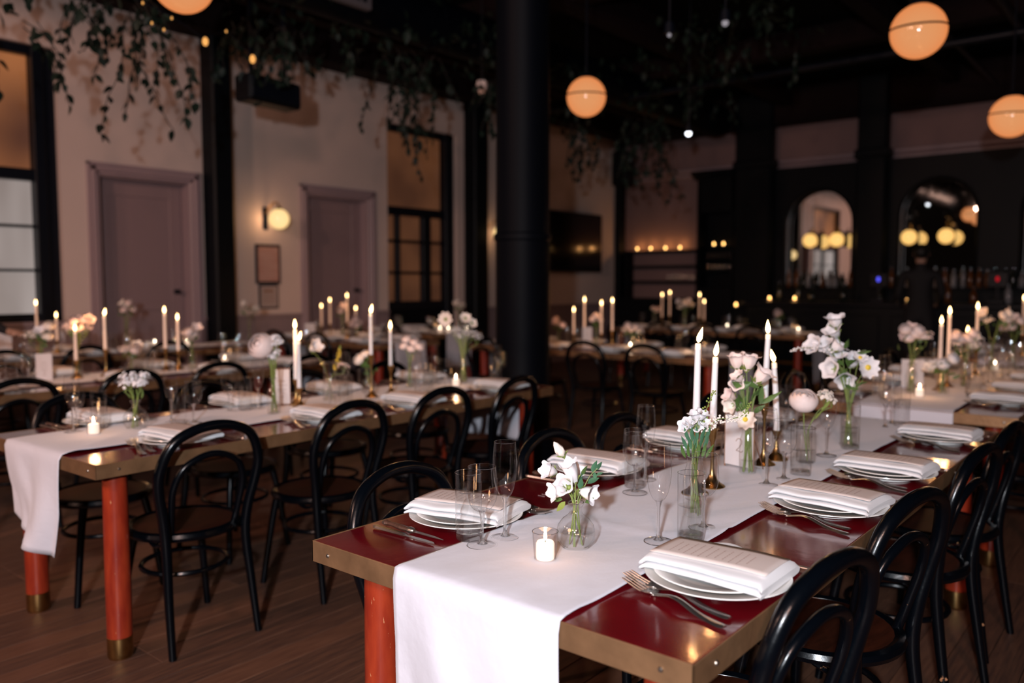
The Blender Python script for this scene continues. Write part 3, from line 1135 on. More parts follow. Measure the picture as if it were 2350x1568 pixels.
class Tab:
    def __init__(s, key, cx, cy, rz, W, L, label, short):
        s.key, s.cx, s.cy, s.rz, s.W, s.L, s.short = key, cx, cy, rz, W, L, short
        s.obj = make_table(W, L, key, label, cx, cy, rz)

    def w(s, u, v, z=TH):
        c, n = math.cos(s.rz), math.sin(s.rz)
        return (s.cx + u * c - v * n, s.cy + u * n + v * c, z)


L1R = math.radians(1.8)
T = {}
T['near'] = Tab('near', -1.111, 2.56, 0, 1.022, 2.745, 'nearest dark red lacquered dining table with brass edge and round orange legs', 'the nearest table')
T['front'] = Tab('front', -3.375, 2.56, L1R, .93, 2.73, 'red-brown lacquered dining table with brass edge and white runner at front left', 'the front left table')
T['behind'] = Tab('behind', -1.095, 5.75, 0, 1.01, 2.74, 'dark red dining table right behind the nearest one, same row', 'the table behind the nearest')
T['third'] = Tab('third', -1.1, 9.0, 0, 1.01, 2.74, 'third dark red dining table in the nearest row, close to the bar', 'the third right-row table')
T['row2'] = Tab('row2', -5.56, 2.70, math.radians(1), .93, 2.8, 'brass-edged dining table in the second row from the windows', 'the second-row table')
T['wall'] = Tab('wall', -7.62, 3.15, 0, .85, 3.4, 'dining table standing along the wall with the two grey doors', 'the wall-side table')
T['door'] = Tab('door', -7.28, 5.90, -PI / 2, .88, 1.95, 'dining table crosswise in front of the second grey door', 'the table by the second door')
T['inner'] = Tab('inner', -7.75, 7.40, -PI / 2, .88, 1.45, 'dining table crosswise beside the black-framed inner window', 'the inner window table')
T['mid'] = Tab('mid', -4.32, 6.60, -PI / 2, .92, 2.75, 'dining table crosswise behind the iron column', 'the table behind the column')
T['bar'] = Tab('bar', -4.90, 10.15, -PI / 2, .92, 2.75, 'dining table crosswise farthest back near the bar', 'the table nearest the bar')


m = MB()
for r_ in range(2):
    for k in range(4):
        m.box(-.345 + k * .0065 - .0021, -.345 + k * .0065 + .0021, -.670 - r_ * .018, -.667 - r_ * .018, TH, TH + .0002)
m.obj('printed_marks', 'card_white', T['near'].obj, False)


# --- bentwood chair, seat centre at the origin, facing +y
def smooth_path(ctrl, n=8):
    """Catmull-Rom through control points"""
    P_ = [Vector(p) for p in ctrl]
    out = []
    for i in range(len(P_) - 1):
        p0, p1, p2, p3 = P_[max(i - 1, 0)], P_[i], P_[i + 1], P_[min(i + 2, len(P_) - 1)]
        for k in range(n):
            t = k / n
            out.append(.5 * ((2 * p1) + (-p0 + p2) * t + (2 * p0 - 5 * p1 + 4 * p2 - p3) * t * t + (-p0 + 3 * p1 - 3 * p2 + p3) * t ** 3))
    out.append(P_[-1])
    return out


def chair_maker(bm, cat='bentwood_chair'):
    def f():
        t = thing(cat, 'chair', 'chair')
        half = [(.175, -.235, 0), (.168, -.205, .2), (.160, -.180, .40), (.170, -.185, .52), (.194, -.205, .64), (.196, -.225, .73), (.155, -.245, .825), (.08, -.255, .868)]
        ctrl = half + [(0, -.258, .88)] + [(-a, b, c) for a, b, c in reversed(half)]
        pts = smooth_path(ctrl, 6)
        n = len(pts)
        rs = []
        for p in pts:
            rs.append(.0135 + .006 * min(1, p.z / .45))
        MB().tube(pts, rs, 12).obj('back_hoop', bm, t)
        half = [(.128, -.150, .452), (.136, -.176, .54), (.140, -.203, .64), (.112, -.222, .715), (.06, -.232, .752)]
        ctrl = half + [(0, -.235, .765)] + [(-a, b, c) for a, b, c in reversed(half)]
        MB().tube(smooth_path(ctrl, 5), .0135, 10).obj('inner_hoop', bm, t)
        for s in (-1, 1):
            lp = smooth_path([(s * .125, .135, .45), (s * .150, .155, .30), (s * .185, .185, 0)], 4)
            MB().tube(lp, [.0185 - .005 * i / (len(lp) - 1) for i in range(len(lp))], 10).obj('leg', bm, t)
        ring = [(.200 * math.cos(2 * PI * k / 32), .200 * math.sin(2 * PI * k / 32) - .0, .443) for k in range(32)]
        m = MB()
        m.tube(ring, .019, 8, closed=True)
        m.obj('seat_ring', bm, t)
        MB().lathe([(.001, .440), (.19, .446), (.195, .455), (.17, .456), (.10, .451), (.001, .449)], 32).obj('seat', 'chair_seat_wood', t)
        ring = [(.160 * math.cos(2 * PI * k / 28), .160 * math.sin(2 * PI * k / 28) + .003, .285) for k in range(28)]
        MB().tube(ring, .010, 8, closed=True).obj('stretcher_ring', bm, t)
        for s in (-1, 1):
            MB().tube(smooth_path([(s * .166, -.19, .44), (s * .172, -.12, .415), (s * .175, -.06, .435)], 4), .008, 6).obj('brace', bm, t)
        return t
    return f


chairP = Proto(chair_maker('chair_black'))
chairW = Proto(chair_maker('chair_black_worn'))
ORD = ['first', 'second', 'third', 'fourth', 'fifth', 'sixth']


def seat_chair(tab, side, v, label, group, proto=chairP, back=.24, tw=0, wide=1):
    """hoop stands `back` metres outside the table edge on side s"""
    u = side * (tab.W / 2 + back - .258)
    p = tab.w(u, v, 0)
    proto.put((p[0], p[1], 0), tab.rz + (PI / 2 if side > 0 else -PI / 2) + tw, label, group, (wide, 1, .965))


tn = T['near']
for k, y in enumerate((1.605, 2.23, 2.97, 3.50)):
    seat_chair(tn, 1, y - tn.cy, 'worn black bentwood chair on the camera side of the nearest table, %s from the front' % ORD[k], 'chairs on the right of the nearest table', chairW, (.11, .11, .12, .12)[k], (-.15, -.18, -.12, -.08)[k], 1.0)
for k, y in enumerate((1.56, 2.26, 2.72, 3.55)):
    seat_chair(tn, -1, y - tn.cy, 'black bentwood chair on the left side of the nearest table, %s from the front' % ORD[k], 'chairs on the left of the nearest table', chairP, .09, random.uniform(-.04, .04))
tf = T['front']
for k, y in enumerate((1.60, 2.27, 2.86, 3.44)):
    seat_chair(tf, 1, y - tf.cy, 'black bentwood chair on the near side of the front left table, %s from the front' % ORD[k], 'chairs on the near side of the front left table', chairP, .11, (-.06, .0, -.04, .05)[k])
for k, y in enumerate((1.62, 2.30, 2.92, 3.62)):
    seat_chair(tf, -1, y - tf.cy, 'black bentwood chair on the far side of the front left table, %s from the front' % ORD[k], 'chairs on the far side of the front left table', chairP, .20, random.uniform(-.08, .08))
for k, v in enumerate((-1.0, -.35, .32, 1.0)):
    seat_chair(T['behind'], 1, v, 'black bentwood chair on the right of the table behind the nearest, %s from the front' % ORD[k], 'chairs right of the second right table', chairP, .18)
    seat_chair(T['behind'], -1, v, 'black bentwood chair on the left of the table behind the nearest, %s from the front' % ORD[k], 'chairs left of the second right table', chairP, .2)
for k, y in enumerate((1.67, 2.27, 2.87, 3.60)):
    seat_chair(T['row2'], 1, y - 2.70, 'black bentwood chair on the near side of the second-row table, %s from the front' % ORD[k], 'chairs near side of the second-row table', chairP, .245, random.uniform(-.08, .08))
    seat_chair(T['wall'], 1, y - 3.10, 'black bentwood chair on the near side of the wall-side table, %s from the front' % ORD[k], 'chairs at the wall-side table', chairP, .2, random.uniform(-.1, .1))
for k, v in enumerate((-1.08, -.47, .16, .79)):
    seat_chair(T['mid'], 1, v, 'black bentwood chair backing this way at the table behind the column, %s from left' % ORD[k], 'chairs near side of the table behind the column', chairP, .15, random.uniform(-.08, .08))
    seat_chair(T['bar'], 1, v, 'black bentwood chair backing this way at the table nearest the bar, %s from left' % ORD[k], 'chairs near side of the table nearest the bar', chairP, .22)
for k, v in enumerate((-.5, .25)):
    seat_chair(T['door'], 1, v, 'black bentwood chair backing this way at the table by the second door, %s from left' % ORD[k], 'chairs at the table by the second door', chairP, .22)
    seat_chair(T['inner'], 1, v - .05, 'black bentwood chair backing this way at the inner window table, %s from left' % ORD[k], 'chairs at the inner window table', chairP, .22)


# --- runners
def runner(tab, u0, u1, label, hang0=.37, hang1=.37, seed=0, wav=.006, narrow=0, parts=None):
    """one cloth that lies along the table and falls over both ends"""
    L = tab.L
    r = .012
    rr = random.Random(seed)
    ph = [rr.uniform(0, 6) for _ in range(6)]
    tot = hang0 + L + hang1
    nu, nv = 40, int(tot / .022)

    def fn(a, b):
        s = b * tot
        u = u0 + (u1 - u0) * a
        cw = (a - .5) * 2
        if s < hang0:
            d = hang0 - s
            t = d / hang0
            g = t ** 1.15
            fold = wav * 3.2 * g * math.sin(cw * 3.1 + ph[0] + 1.2 * t) + wav * 2.2 * g * math.sin(cw * 6.2 + ph[1] - 1.5 * t)
            diag = .016 * g * math.exp(-((cw + .75 - 1.1 * t) / .22) ** 2)
            um = (u0 + u1) / 2
            uu = um + (u - um) * (1 - narrow * g) + .012 * g * math.sin(3 * t + ph[2])
            zz = TH + .0025 - d + narrow * .38 * t * (1 - a) * t
            out = L / 2 + .006 + .012 * t + max(fold, -.012) + diag * 1.6
            if d < .012:
                out = L / 2 + .004 * d / .012
                zz = TH + .0025 - d * .5
            return (*tab.w(uu, -out, 0)[:2], zz)
        s -= hang0
        if s <= L:
            v = -L / 2 + s
            z = TH + .0028
            z += .0016 * (1 + math.sin(v * 5 + cw * 2.2 + ph[3])) + .0013 * (1 + math.sin(v * 11 - cw * 3 + ph[4]))
            z += .007 * max(0, noise.noise(Vector((u * 5, v * 2.6, seed)))) + .004 * abs(noise.noise(Vector((u * 9 + v * 4, v * 3, seed + 3)))) + .0040 * math.exp(-((v + L / 2 - .55 - cw * .16 + .05 * math.sin(cw * 3)) / .018) ** 2)
            z += .0025 * math.exp(-((v + L / 2 - .36 + cw * .30) / .03) ** 2) * (1 if cw > -.6 else .2)
            e = min(s, L - s)
            if e < .03:
                z = TH + .0028 + (z - TH - .0028) * e / .03
            uu = u + .004 * math.sin(v * 2.3 + ph[5])
            return (*tab.w(uu, v, 0)[:2], z)
        d = s - L
        t = d / hang1
        fold = wav * 3 * t * math.sin(cw * 4 + ph[2] + t)
        out = L / 2 + .007 + .010 * t + fold + .004
        zz = TH + .0025 - d
        if d < .012:
            out = L / 2 + .004 * d / .012
            zz = TH + .0025 - d * .5
        return (*tab.w(u + .01 * t * math.sin(2 * t + ph[0]), out, 0)[:2], zz)
    m = MB().grid(fn, nu, nv)
    o = m.obj('table_runner', 'linen_white', None, True, angle=180)
    so = o.modifiers.new('thick', 'SOLIDIFY')
    so.thickness = .0012
    so.offset = 1
    return tag(o, label, 'table runner')


runner(T['near'], -.211, .240, 'white linen runner along the nearest table, falling over its front end', .40, .30, 1)
runner(T['front'], -.285, .205, 'white linen runner along the front left table with a tapering end', .395, .36, 2, .009, .30)
runner(T['behind'], -.235, .232, 'white linen runner on the table behind the nearest', .30, .30, 3)
runner(T['third'], -.235, .232, 'white linen runner on the third right-row table', .30, .30, 4)
runner(T['row2'], -.24, .24, 'white linen runner along the second-row table', .33, .33, 5)
runner(T['wall'], -.22, .22, 'white linen runner along the wall-side table', .33, .33, 6)
runner(T['door'], -.22, .22, 'white linen runner hanging off the table by the second door', .33, .30, 7)
runner(T['inner'], -.22, .22, 'white linen runner hanging off the inner window table', .33, .42, 8)
runner(T['mid'], -.23, .23, 'white linen runner hanging off the table behind the column', .33, .60, 9)
runner(T['bar'], -.23, .23, 'white linen runner hanging off the table nearest the bar', .33, .60, 10)


# ---------------------------------------------------------------- tableware prototypes
def mk_charger():
    m = MB().lathe([(.001, .006), (.085, .006), (.100, .012), (.146, .020), (.150, .0225), (.1495, .0245), (.145, .0235), (.100, .0165), (.088, .010), (.001, .0095)], 64)
    m.lathe([(.082, 0), (.086, 0), (.088, .007), (.080, .007)], 48, cap=False)
    return tag(m.obj('dinner_plate', 'porcelain'), 'plate', 'plate')


def mk_plate():
    m = MB().lathe([(.001, .004), (.078, .004), (.092, .010), (.126, .017), (.130, .019), (.129, .021), (.125, .020), (.092, .014), (.080, .008), (.001, .008)], 56)
    return tag(m.obj('salad_plate', 'porcelain'), 'plate', 'plate')


def mk_napkin(seed):
    """cloth folded in three: soft double roll in front, draped over the far plate edge"""
    def f():
        rr = random.Random(seed)
        p = [rr.uniform(0, 6) for _ in range(6)]
        prof = smooth_path([(.114, 0, -.006), (.03, 0, -.001), (-.05, 0, .0), (-.080, 0, .002), (-.089, 0, .0075), (-.083, 0, .0135), (-.064, 0, .0140), (-.048, 0, .0150), (-.064, 0, .0162),
                            (-.080, 0, .0195), (-.087, 0, .0265), (-.080, 0, .0335), (-.058, 0, .0362), (0, 0, .037), (.06, 0, .0345), (.102, 0, .0265), (.120, 0, .012), (.121, 0, -.002)], 4)
        n = len(prof)
        ny = 30
        v, fc = [], []
        for j in range(ny + 1):
            b = j / ny * 2 - 1
            a = abs(b)
            e = max(0, (a - .90) / .10)
            th = (1 - .35 * e * e) * (1 - .10 * math.sin(b * 3 + p[0]) ** 2)
            droop = -.016 * max(0, a - .55) ** 1.5
            y = b * .139
            for q in prof:
                x = q.x
                z = q.z
                fr = max(0, -x / .09)
                bk = max(0, (x - .05) / .07)
                x += fr * (.004 * math.sin(b * 2.6 + p[1]) - .010 * e * e) + bk * (.007 * math.sin(b * 4.5 + p[2]) + .004 * math.sin(b * 9 + p[3]))
                x -= bk * .03 * max(0, a - .6)
                z = z * th + droop + .0012 * math.sin(b * 5 + x * 30 + p[4]) - bk * .003 * math.sin(b * 6 + p[5])
                v.append((x + .004 * math.sin(b * 1.5 + p[3]), y * (1 + .02 * math.sin(x * 20 + p[2])) * (1 - .03 * (1 - z / .037)), z))
        for j in range(ny):
            for k in range(n):
                k2 = (k + 1) % n
                fc.append((j * n + k, j * n + k2, (j + 1) * n + k2, (j + 1) * n + k))
        fc.append(tuple(range(n)))
        fc.append(tuple(reversed(range(ny * n, ny * n + n))))
        m = MB().add(v, fc)
        o = m.obj('napkin', 'napkin_white', None, True, angle=60)
        return tag(o, 'napkin', 'napkin')
    return f


def mk_menu():
    m = MB()

    def top(a, b):
        y = -.126 + .250 * b
        x = -.062 + .142 * a
        return (x, y, .0005 - .0045 * a ** 3 - .006 * max(0, abs(b - .5) * 2 - .45) ** 1.6 + .0008 * math.sin(b * 6))
    m.grid(top, 6, 16)
    t = m.obj('menu_card', 'menu_paper')
    so = t.modifiers.new('thick', 'SOLIDIFY')
    so.thickness = .0008
    so.offset = 1
    ink = MB()
    rr = random.Random(3)
    for k in range(11):
        y = -.075 + k * .0165
        L = rr.uniform(.02, .042)
        x = -L
        while x < L:
            wd = rr.uniform(.004, .010)
            z = .0018 - .006 * max(0, abs((y + .128) / .246 - .5) * 2 - .45) ** 1.6 + .0008 * math.sin((y + .128) / .246 * 6)
            ink.add([(x, y, z), (min(x + wd, L), y, z), (min(x + wd, L), y + .0028, z), (x, y + .0028, z)], [(0, 1, 2, 3)])
            x += wd + .0025
    ink.obj('text_lines', 'menu_ink', t, False)
    return tag(t, 'menu', 'menu')


def mk_fork():
    t = MB()
    # handle and neck: long axis y, tines at +y, arching up from the table
    zf = lambda y: .0025 + .012 * math.exp(-((y - .005) / .040) ** 2) + (.010 * max(0, (y - .068) / .058) ** 1.4 if y > .068 else 0)
    pts, hw = [], []
    for k in range(25):
        y = -.10 + .155 * k / 24
        pts.append(y)
        s = (y + .10) / .155
        hw.append((.0105 - .0065 * s) if s < .75 else (.0045 + .0035 * ((s - .75) / .25)))
    hw[0] = .006
    hw[1] = .0095
    v, f = [], []
    for y, h in zip(pts, hw):
        z = zf(y)
        v += [(-h, y, z), (-h * .6, y, z + .0022), (0, y, z + .003), (h * .6, y, z + .0022), (h, y, z), (0, y, z - .001)]
    n = len(pts)
    for i in range(n - 1):
        for k in range(6):
            a, b = i * 6 + k, i * 6 + (k + 1) % 6
            f.append((a, b, b + 6, a + 6))
    f += [(0, 1, 2, 3, 4, 5), tuple(reversed([(n - 1) * 6 + k for k in range(6)]))]
    t.add(v, f)
    o = t.obj('fork', 'steel')
    h = MB()

    def head(a, b):
        y = .052 + .026 * b
        wd = .008 + .0045 * math.sin(min(1, b * 1.4) * PI / 2)
        return ((a - .5) * 2 * wd, y, zf(y) + .0022 + .003 * (a - .5) ** 2 * 4)
    h.grid(head, 6, 6)
    ho = h.obj('fork_head', 'steel', o)
    so = ho.modifiers.new('thick', 'SOLIDIFY')
    so.thickness = .0014
    for k in range(4):
        x = -.0105 + k * .007
        tp = [(x, .076 + .05 * q / 5, zf(.076 + .05 * q / 5) + .0024) for q in range(6)]
        MB().tube(tp, [.0019, .0017, .0016, .0015, .0013, .0007], 6).obj('tine', 'steel', o)
    SCALES['fork'] = 1.17
    return tag(o, 'fork', 'fork')


def mk_knife():
    m = MB()
    v, f = [], []
    n = 20
    for k in range(n):
        s = k / (n - 1)
        y = -.115 + .115 * s
        h = .0085 - .003 * s
        z = .002
        if k == 0:
            h = .005
        v += [(-h, y, z), (-h * .7, y, z + .005), (h * .7, y, z + .005), (h, y, z), (0, y, .0)]
    for i in range(n - 1):
        for k in range(5):
            a, b = i * 5 + k, i * 5 + (k + 1) % 5
            f.append((a, b, b + 5, a + 5))
    f += [(0, 1, 2, 3, 4), tuple(reversed([(n - 1) * 5 + k for k in range(5)]))]
    m.add(v, f)
    o = m.obj('table_knife', 'steel_dark')
    b = MB()
    prof = [(-.004, 0), (-.005, .03), (-.006, .07), (-.004, .095), (.002, .105), (.007, .09), (.008, .05), (.005, .0)]
    vv = [(x, y, .0025) for x, y in prof] + [(x, y, .0040) for x, y in prof]
    ff = [tuple(reversed(range(8))), tuple(range(8, 16))] + [(k, (k + 1) % 8, 8 + (k + 1) % 8, 8 + k) for k in range(8)]
    b.add(vv, ff)
    b.obj('blade', 'steel', o, False)
    return tag(o, 'knife', 'knife')


def mk_steak():
    m = MB()
    pts = [(0, -.115, .007), (-.004, -.105, .007), (-.003, -.08, .008), (.001, -.05, .008), (.001, -.02, .008)]
    m.tube(smooth_path(pts, 4), [.006, .009, .010, .0095, .0085, .0078, .0075, .0075, .0078, .008, .0085, .009, .0092, .009, .0085, .008, .0075], 10, flat=.75)
    o = m.obj('steak_knife', 'knife_wood')
    MB().tube([(.001, -.02, .008), (.001, -.012, .008), (.001, -.006, .008), (.0, .0, .008)], [.0085, .0105, .0095, .006], 10, flat=.8).obj('bolster', 'screw_metal', o)
    b = MB()
    prof = [(-.005, 0), (-.006, .03), (-.004, .07), (.002, .105), (.005, .06), (.006, .0)]
    vv = [(x, y, .006) for x, y in prof] + [(x, y, .0078) for x, y in prof]
    ff = [tuple(reversed(range(6))), tuple(range(6, 12))] + [(k, (k + 1) % 6, 6 + (k + 1) % 6, 6 + k) for k in range(6)]
    b.add(vv, ff)
    b.obj('blade', 'steel', o, False)
    MB().tube([(0, -.112, .007), (0, -.119, .007)], [.0065, .004], 8).obj('end_cap', 'screw_metal', o)
    return tag(o, 'steak knife', 'knife')


def stem_glass(name, bowl, stem_h, foot_r=.036, seg=40):
    """bowl: outer profile above the stem"""
    def f():
        t = thing(name, 'glass', 'glass')
        MB().lathe(bowl, seg, cap=False).obj('bowl', 'glass_thin', t)
        rim = bowl[-1]
        ring = [(rim[0] * math.cos(2 * PI * k / seg), rim[0] * math.sin(2 * PI * k / seg), rim[1]) for k in range(seg)]
        MB().tube(ring, .0006, 5, closed=True).obj('rim', 'glass_rim', t)
        MB().lathe([(.0105, stem_h + .006), (.0075, stem_h - .002), (.0045, stem_h - .012), (.0038, stem_h * .6), (.0040, .022), (.0065, .012), (.013, .0062)], 28, cap=False).obj('stem', 'glass_stem', t)
        MB().lathe([(.013, .0062), (.024, .0038), (foot_r, .0024)], 36, cap=False).obj('foot', 'glass_thin', t)
        MB().tube([(foot_r * math.cos(2 * PI * k / 40), foot_r * math.sin(2 * PI * k / 40), .0018) for k in range(40)], .0011, 5, closed=True).obj('foot_rim', 'glass_rim', t)
        return t
    return f


glassmat('glass_rim', (.8, .8, .8), .8, .5, .1)
glassmat('water_film', (.98, .98, .98), .6, .05, edgecol=(.6, .6, .6))
wine_bowl = [(.002, .083), (.012, .084), (.021, .089), (.029, .099), (.0345, .112), (.0370, .127), (.0368, .145), (.0352, .165), (.0330, .190)]
flute_bowl = [(.002, .098), (.009, .100), (.016, .108), (.0225, .122), (.027, .142), (.0298, .165), (.0300, .185), (.0285, .210), (.0262, .237)]
wineP = Proto(stem_glass('wine_glass', wine_bowl, .083, .036))
fluteP = Proto(stem_glass('champagne_flute', flute_bowl, .098, .034))


def tumbler(level):
    def f():
        t = thing('water_tumbler', 'tumbler', 'glass')
        MB().lathe([(.001, .0), (.0285, .0005), (.0315, .004), (.0320, .012), (.0322, .10), (.0325, .165)], 40, cap=False).obj('glass_wall', 'glass_thin', t)
        ring = [(.0325 * math.cos(2 * PI * k / 36), .0325 * math.sin(2 * PI * k / 36), .165) for k in range(36)]
        MB().tube(ring, .0007, 5, closed=True).obj('rim', 'glass_rim', t)
        MB().lathe([(.001, .001), (.0275, .001), (.0305, .005), (.0305, .018), (.028, .0155), (.001, .013)], 32, cap=False).obj('thick_base', 'glass_solid', t)
        if level:
            w_ = MB().lathe([(.001, .016), (.0300, .019), (.0305, level)], 36, cap=False).obj('water', 'water_body', t)
            MB().lathe([(.001, level - .0006), (.027, level - .0006), (.0304, level + .0012)], 36, cap=False).obj('water_surface', 'water_film', t)
        return t
    return f


tumbW = Proto(tumbler(.118))
tumbH = Proto(tumbler(.085))
tumbE = Proto(tumbler(0))
plateP, saladP, menuP, forkP, knifeP, steakP = Proto(mk_charger), Proto(mk_plate), Proto(mk_menu), Proto(mk_fork), Proto(mk_knife), Proto(mk_steak)
napP = [Proto(mk_napkin(s)) for s in (2, 5, 9)]

rs_ = random.Random(21)


def setting(tab, side, v, seatname, up=None, detail=2, glasses=None, k=0, tilt=None):
    """one place: plates, napkin, menu, cutlery and glasses; local x to the sitter's right, y forward"""
    u = up if up is not None else side * (tab.W / 2 - .143)
    rz = tab.rz + (PI / 2 if side > 0 else -PI / 2)
    c0 = tab.w(u, v)

    def loc(x, y, z=0):
        c, s = math.cos(rz), math.sin(rz)
        return (c0[0] + x * c - y * s, c0[1] + x * s + y * c, TH + z)
    where = '%s of %s' % (seatname, tab.short)
    gname = tab.short
    plateP.put(loc(0, 0, .0004), rz, 'wide white lower dinner plate, ' + where, 'lower plates, ' + gname)
    saladP.put(loc(rs_.uniform(-.003, .003), rs_.uniform(-.003, .003), .0105), rz, 'white upper plate under the napkin, ' + where, 'upper plates, ' + gname)
    tw = rs_.uniform(-.07, .07) if tilt is None else tilt
    rn = tab.rz + PI / 2 + tw
    napP[k % 3].put(loc(0, .002, .0285), rn, 'folded white cloth napkin on plates, ' + where, 'napkins, ' + gname, (1, 1, .84))
    menuP.put(loc(.002 * side, .002, .0612), rn, 'pale printed menu card on napkin, ' + where, 'menus, ' + gname)
    if detail >= 2:
        a = rs_.uniform(-.04, .04)
        s_ = -1
        forkP.put(loc(-.134 if side > 0 else -.168, .012, .001), rz + a * .4 - (.22 if side > 0 else .12), 'steel fork nearer the plate, ' + where, 'inner forks, ' + gname)
        forkP.put(loc(-.170 if side > 0 else -.197, .0, .001), rz + a * .4 - (.29 if side > 0 else .16), 'steel fork farther from the plate, ' + where, 'outer forks, ' + gname)
        steakP.put(loc(.168, -.02, .001), rz + rs_.uniform(-.05, .05), 'wood-handled steak knife, ' + where, 'steak knives, ' + gname)
        knifeP.put(loc(.195, -.025, .001), rz + rs_.uniform(-.05, .05), 'dark steel table knife, ' + where, 'table knives, ' + gname)
    elif detail == 1:
        forkP.put(loc(-.165, -.01, .001), rz + rs_.uniform(-.06, .06), 'steel fork beside the plates, ' + where, 'forks, ' + gname)
        knifeP.put(loc(.17, -.02, .001), rz + rs_.uniform(-.06, .06), 'dark steel knife beside the plates, ' + where, 'knives, ' + gname)
    if glasses is None:
        j = lambda: rs_.uniform(-.02, .02)
        glasses = [('t', .20 + j(), .17 + j()), ('w', .14 + j(), .20 + j()), ('f', .27 + j(), .20 + j())]
        if detail == 0:
            glasses = glasses[:2]
    for g, x, y in glasses:
        pr, nm, sh = {'t': (tumbW, 'tall water tumbler', 'tumblers'), 'h': (tumbH, 'half-full water tumbler', 'tumblers'), 'e': (tumbE, 'empty tall tumbler', 'tumblers'), 'w': (wineP, 'stemmed wine glass', 'wine glasses'),
                      'f': (fluteP, 'tall champagne flute', 'champagne flutes')}[g]
        zc = .0055 if tab.L > 2 else .004
        pr.put(loc(x, y, zc), 0, '%s, %s' % (nm, where), '%s, %s' % (sh, gname))


def gl(c, side, pts):
    """world glass positions to sitter coordinates"""
    out = []
    for g, x, y in pts:
        dx, dy = x - c[0], y - c[1]
        out.append((g, dy, -dx) if side > 0 else (g, -dy, dx))
    return out


nearR = [(-.735, 1.552), (-.740, 2.262), (-.738, 2.79), (-.745, 3.55)]
GR = [[('f', -.958, 1.700), ('h', -.905, 1.762), ('w', -.925, 1.868)], [('f', -.980, 2.400), ('w', -.965, 2.500), ('h', -.945, 2.590)],
      [('f', -.985, 2.95), ('h', -.955, 3.12), ('w', -.99, 3.22)], [('f', -.985, 3.68), ('t', -.94, 3.76), ('w', -.99, 3.80)]]
SEATN = ['front right seat', 'second right seat', 'third right seat', 'fourth right seat']
for k, (x, y) in enumerate(nearR):
    setting(tn, 1, y - tn.cy, SEATN[k], x - tn.cx, 2, gl((x, y), 1, GR[k]), k, (.03, -.06, -.03, .0)[k])
nearL = [(-1.444, 1.547), (-1.490, 2.23), (-1.475, 2.81), (-1.475, 3.55)]
GL = [[('w', -1.264, 1.409), ('f', -1.262, 1.490), ('t', -1.322, 1.425)], [('t', -1.276, 2.118), ('w', -1.240, 2.058), ('f', -1.30, 2.22)],
      [('t', -1.29, 2.62), ('w', -1.27, 2.70), ('f', -1.30, 2.97)], [('w', -1.29, 3.35), ('f', -1.28, 3.45), ('t', -1.33, 3.40)]]
SEATL = ['front left seat', 'second left seat', 'third left seat', 'fourth left seat']
for k, (x, y) in enumerate(nearL):
    setting(tn, -1, y - tn.cy, SEATL[k], x - tn.cx, 2, gl((x, y), -1, GL[k]), k + 1, (.25, .04, -.05, 0)[k])
frR = [(-3.03, 1.60), (-3.03, 2.30), (-3.06, 2.88), (-3.10, 3.62)]
frL = [(-3.72, 1.60), (-3.73, 2.30), (-3.77, 2.92), (-3.80, 3.64)]
GFR = [[('f', -3.47, 1.80), ('e', -3.41, 1.80), ('w', -3.37, 1.85)], [('f', -3.22, 2.48), ('t', -3.20, 2.56), ('w', -3.17, 2.66)],
       [('f', -3.27, 3.10), ('t', -3.25, 3.18), ('w', -3.22, 3.28)], [('f', -3.28, 3.80), ('t', -3.25, 3.74), ('w', -3.30, 3.86)]]
GFL = [[('w', -3.66, 1.475), ('t', -3.545, 1.52), ('f', -3.56, 1.42)], [('w', -3.56, 2.14), ('t', -3.52, 2.20), ('f', -3.53, 2.28)],
       [('w', -3.58, 2.76), ('t', -3.55, 2.82), ('f', -3.60, 2.88)], [('w', -3.62, 3.44), ('t', -3.58, 3.50), ('f', -3.6, 3.58)]]
FN = ['front', 'second', 'third', 'fourth']


def tolocal(tab, x, y):
    dx, dy = x - tab.cx, y - tab.cy
    c, s = math.cos(tab.rz), math.sin(tab.rz)
    return dx * c + dy * s, -dx * s + dy * c


def gl2(tab, side, c, pts):
    out = []
    cu, cv = tolocal(tab, *c)
    for g, x, y in pts:
        u, v = tolocal(tab, x, y)
        out.append((g, v - cv, cu - u) if side > 0 else (g, cv - v, u - cu))
    return out


for k in range(4):
    u, v = tolocal(tf, *frR[k])
    setting(tf, 1, v, FN[k] + ' near-side seat', u, 2, gl2(tf, 1, frR[k], GFR[k]), k + 3)
    u, v = tolocal(tf, *frL[k])
    setting(tf, -1, v, FN[k] + ' far-side seat', u, 2, gl2(tf, -1, frL[k], GFL[k]), k + 1)
tb = T['behind']
for k, v in enumerate((-.90, -.28, .32, .98)):
    setting(tb, 1, v, FN[k] + ' right seat', None, 2 if k < 2 else 1, None, k + 1)
    setting(tb, -1, v, FN[k] + ' left seat', None, 1, None, k + 2)
for k, v in enumerate((-.95, -.3)):
    setting(T['third'], 1, v, FN[k] + ' right seat', None, 0, None, k)
    setting(T['third'], -1, v, FN[k] + ' left seat', None, 0, None, k)
for k, v in enumerate((-1.08, -.45, .22, .95)):
    setting(T['row2'], 1, v + (.0, .31, .28, .1)[k] * .6, FN[k] + ' near-side seat', None, 1, None, k + 1)
    setting(T['row2'], -1, v, FN[k] + ' far-side seat', None, 1, None, k + 2)
for key, vs_ in (('wall', (-1.3, -.65, 0, .65)), ('mid', (-1.02, -.38, .27, .92)), ('bar', (-1.02, -.38, .27, .92)), ('door', (-.6, 0, .6)), ('inner', (-.4, .25))):
    for k, v in enumerate(vs_):
        setting(T[key], 1, v, FN[k] + ' near-side seat', None, 0, None, k)
        setting(T[key], -1, v, FN[k] + ' far-side seat', None, 0, None, k + 1)

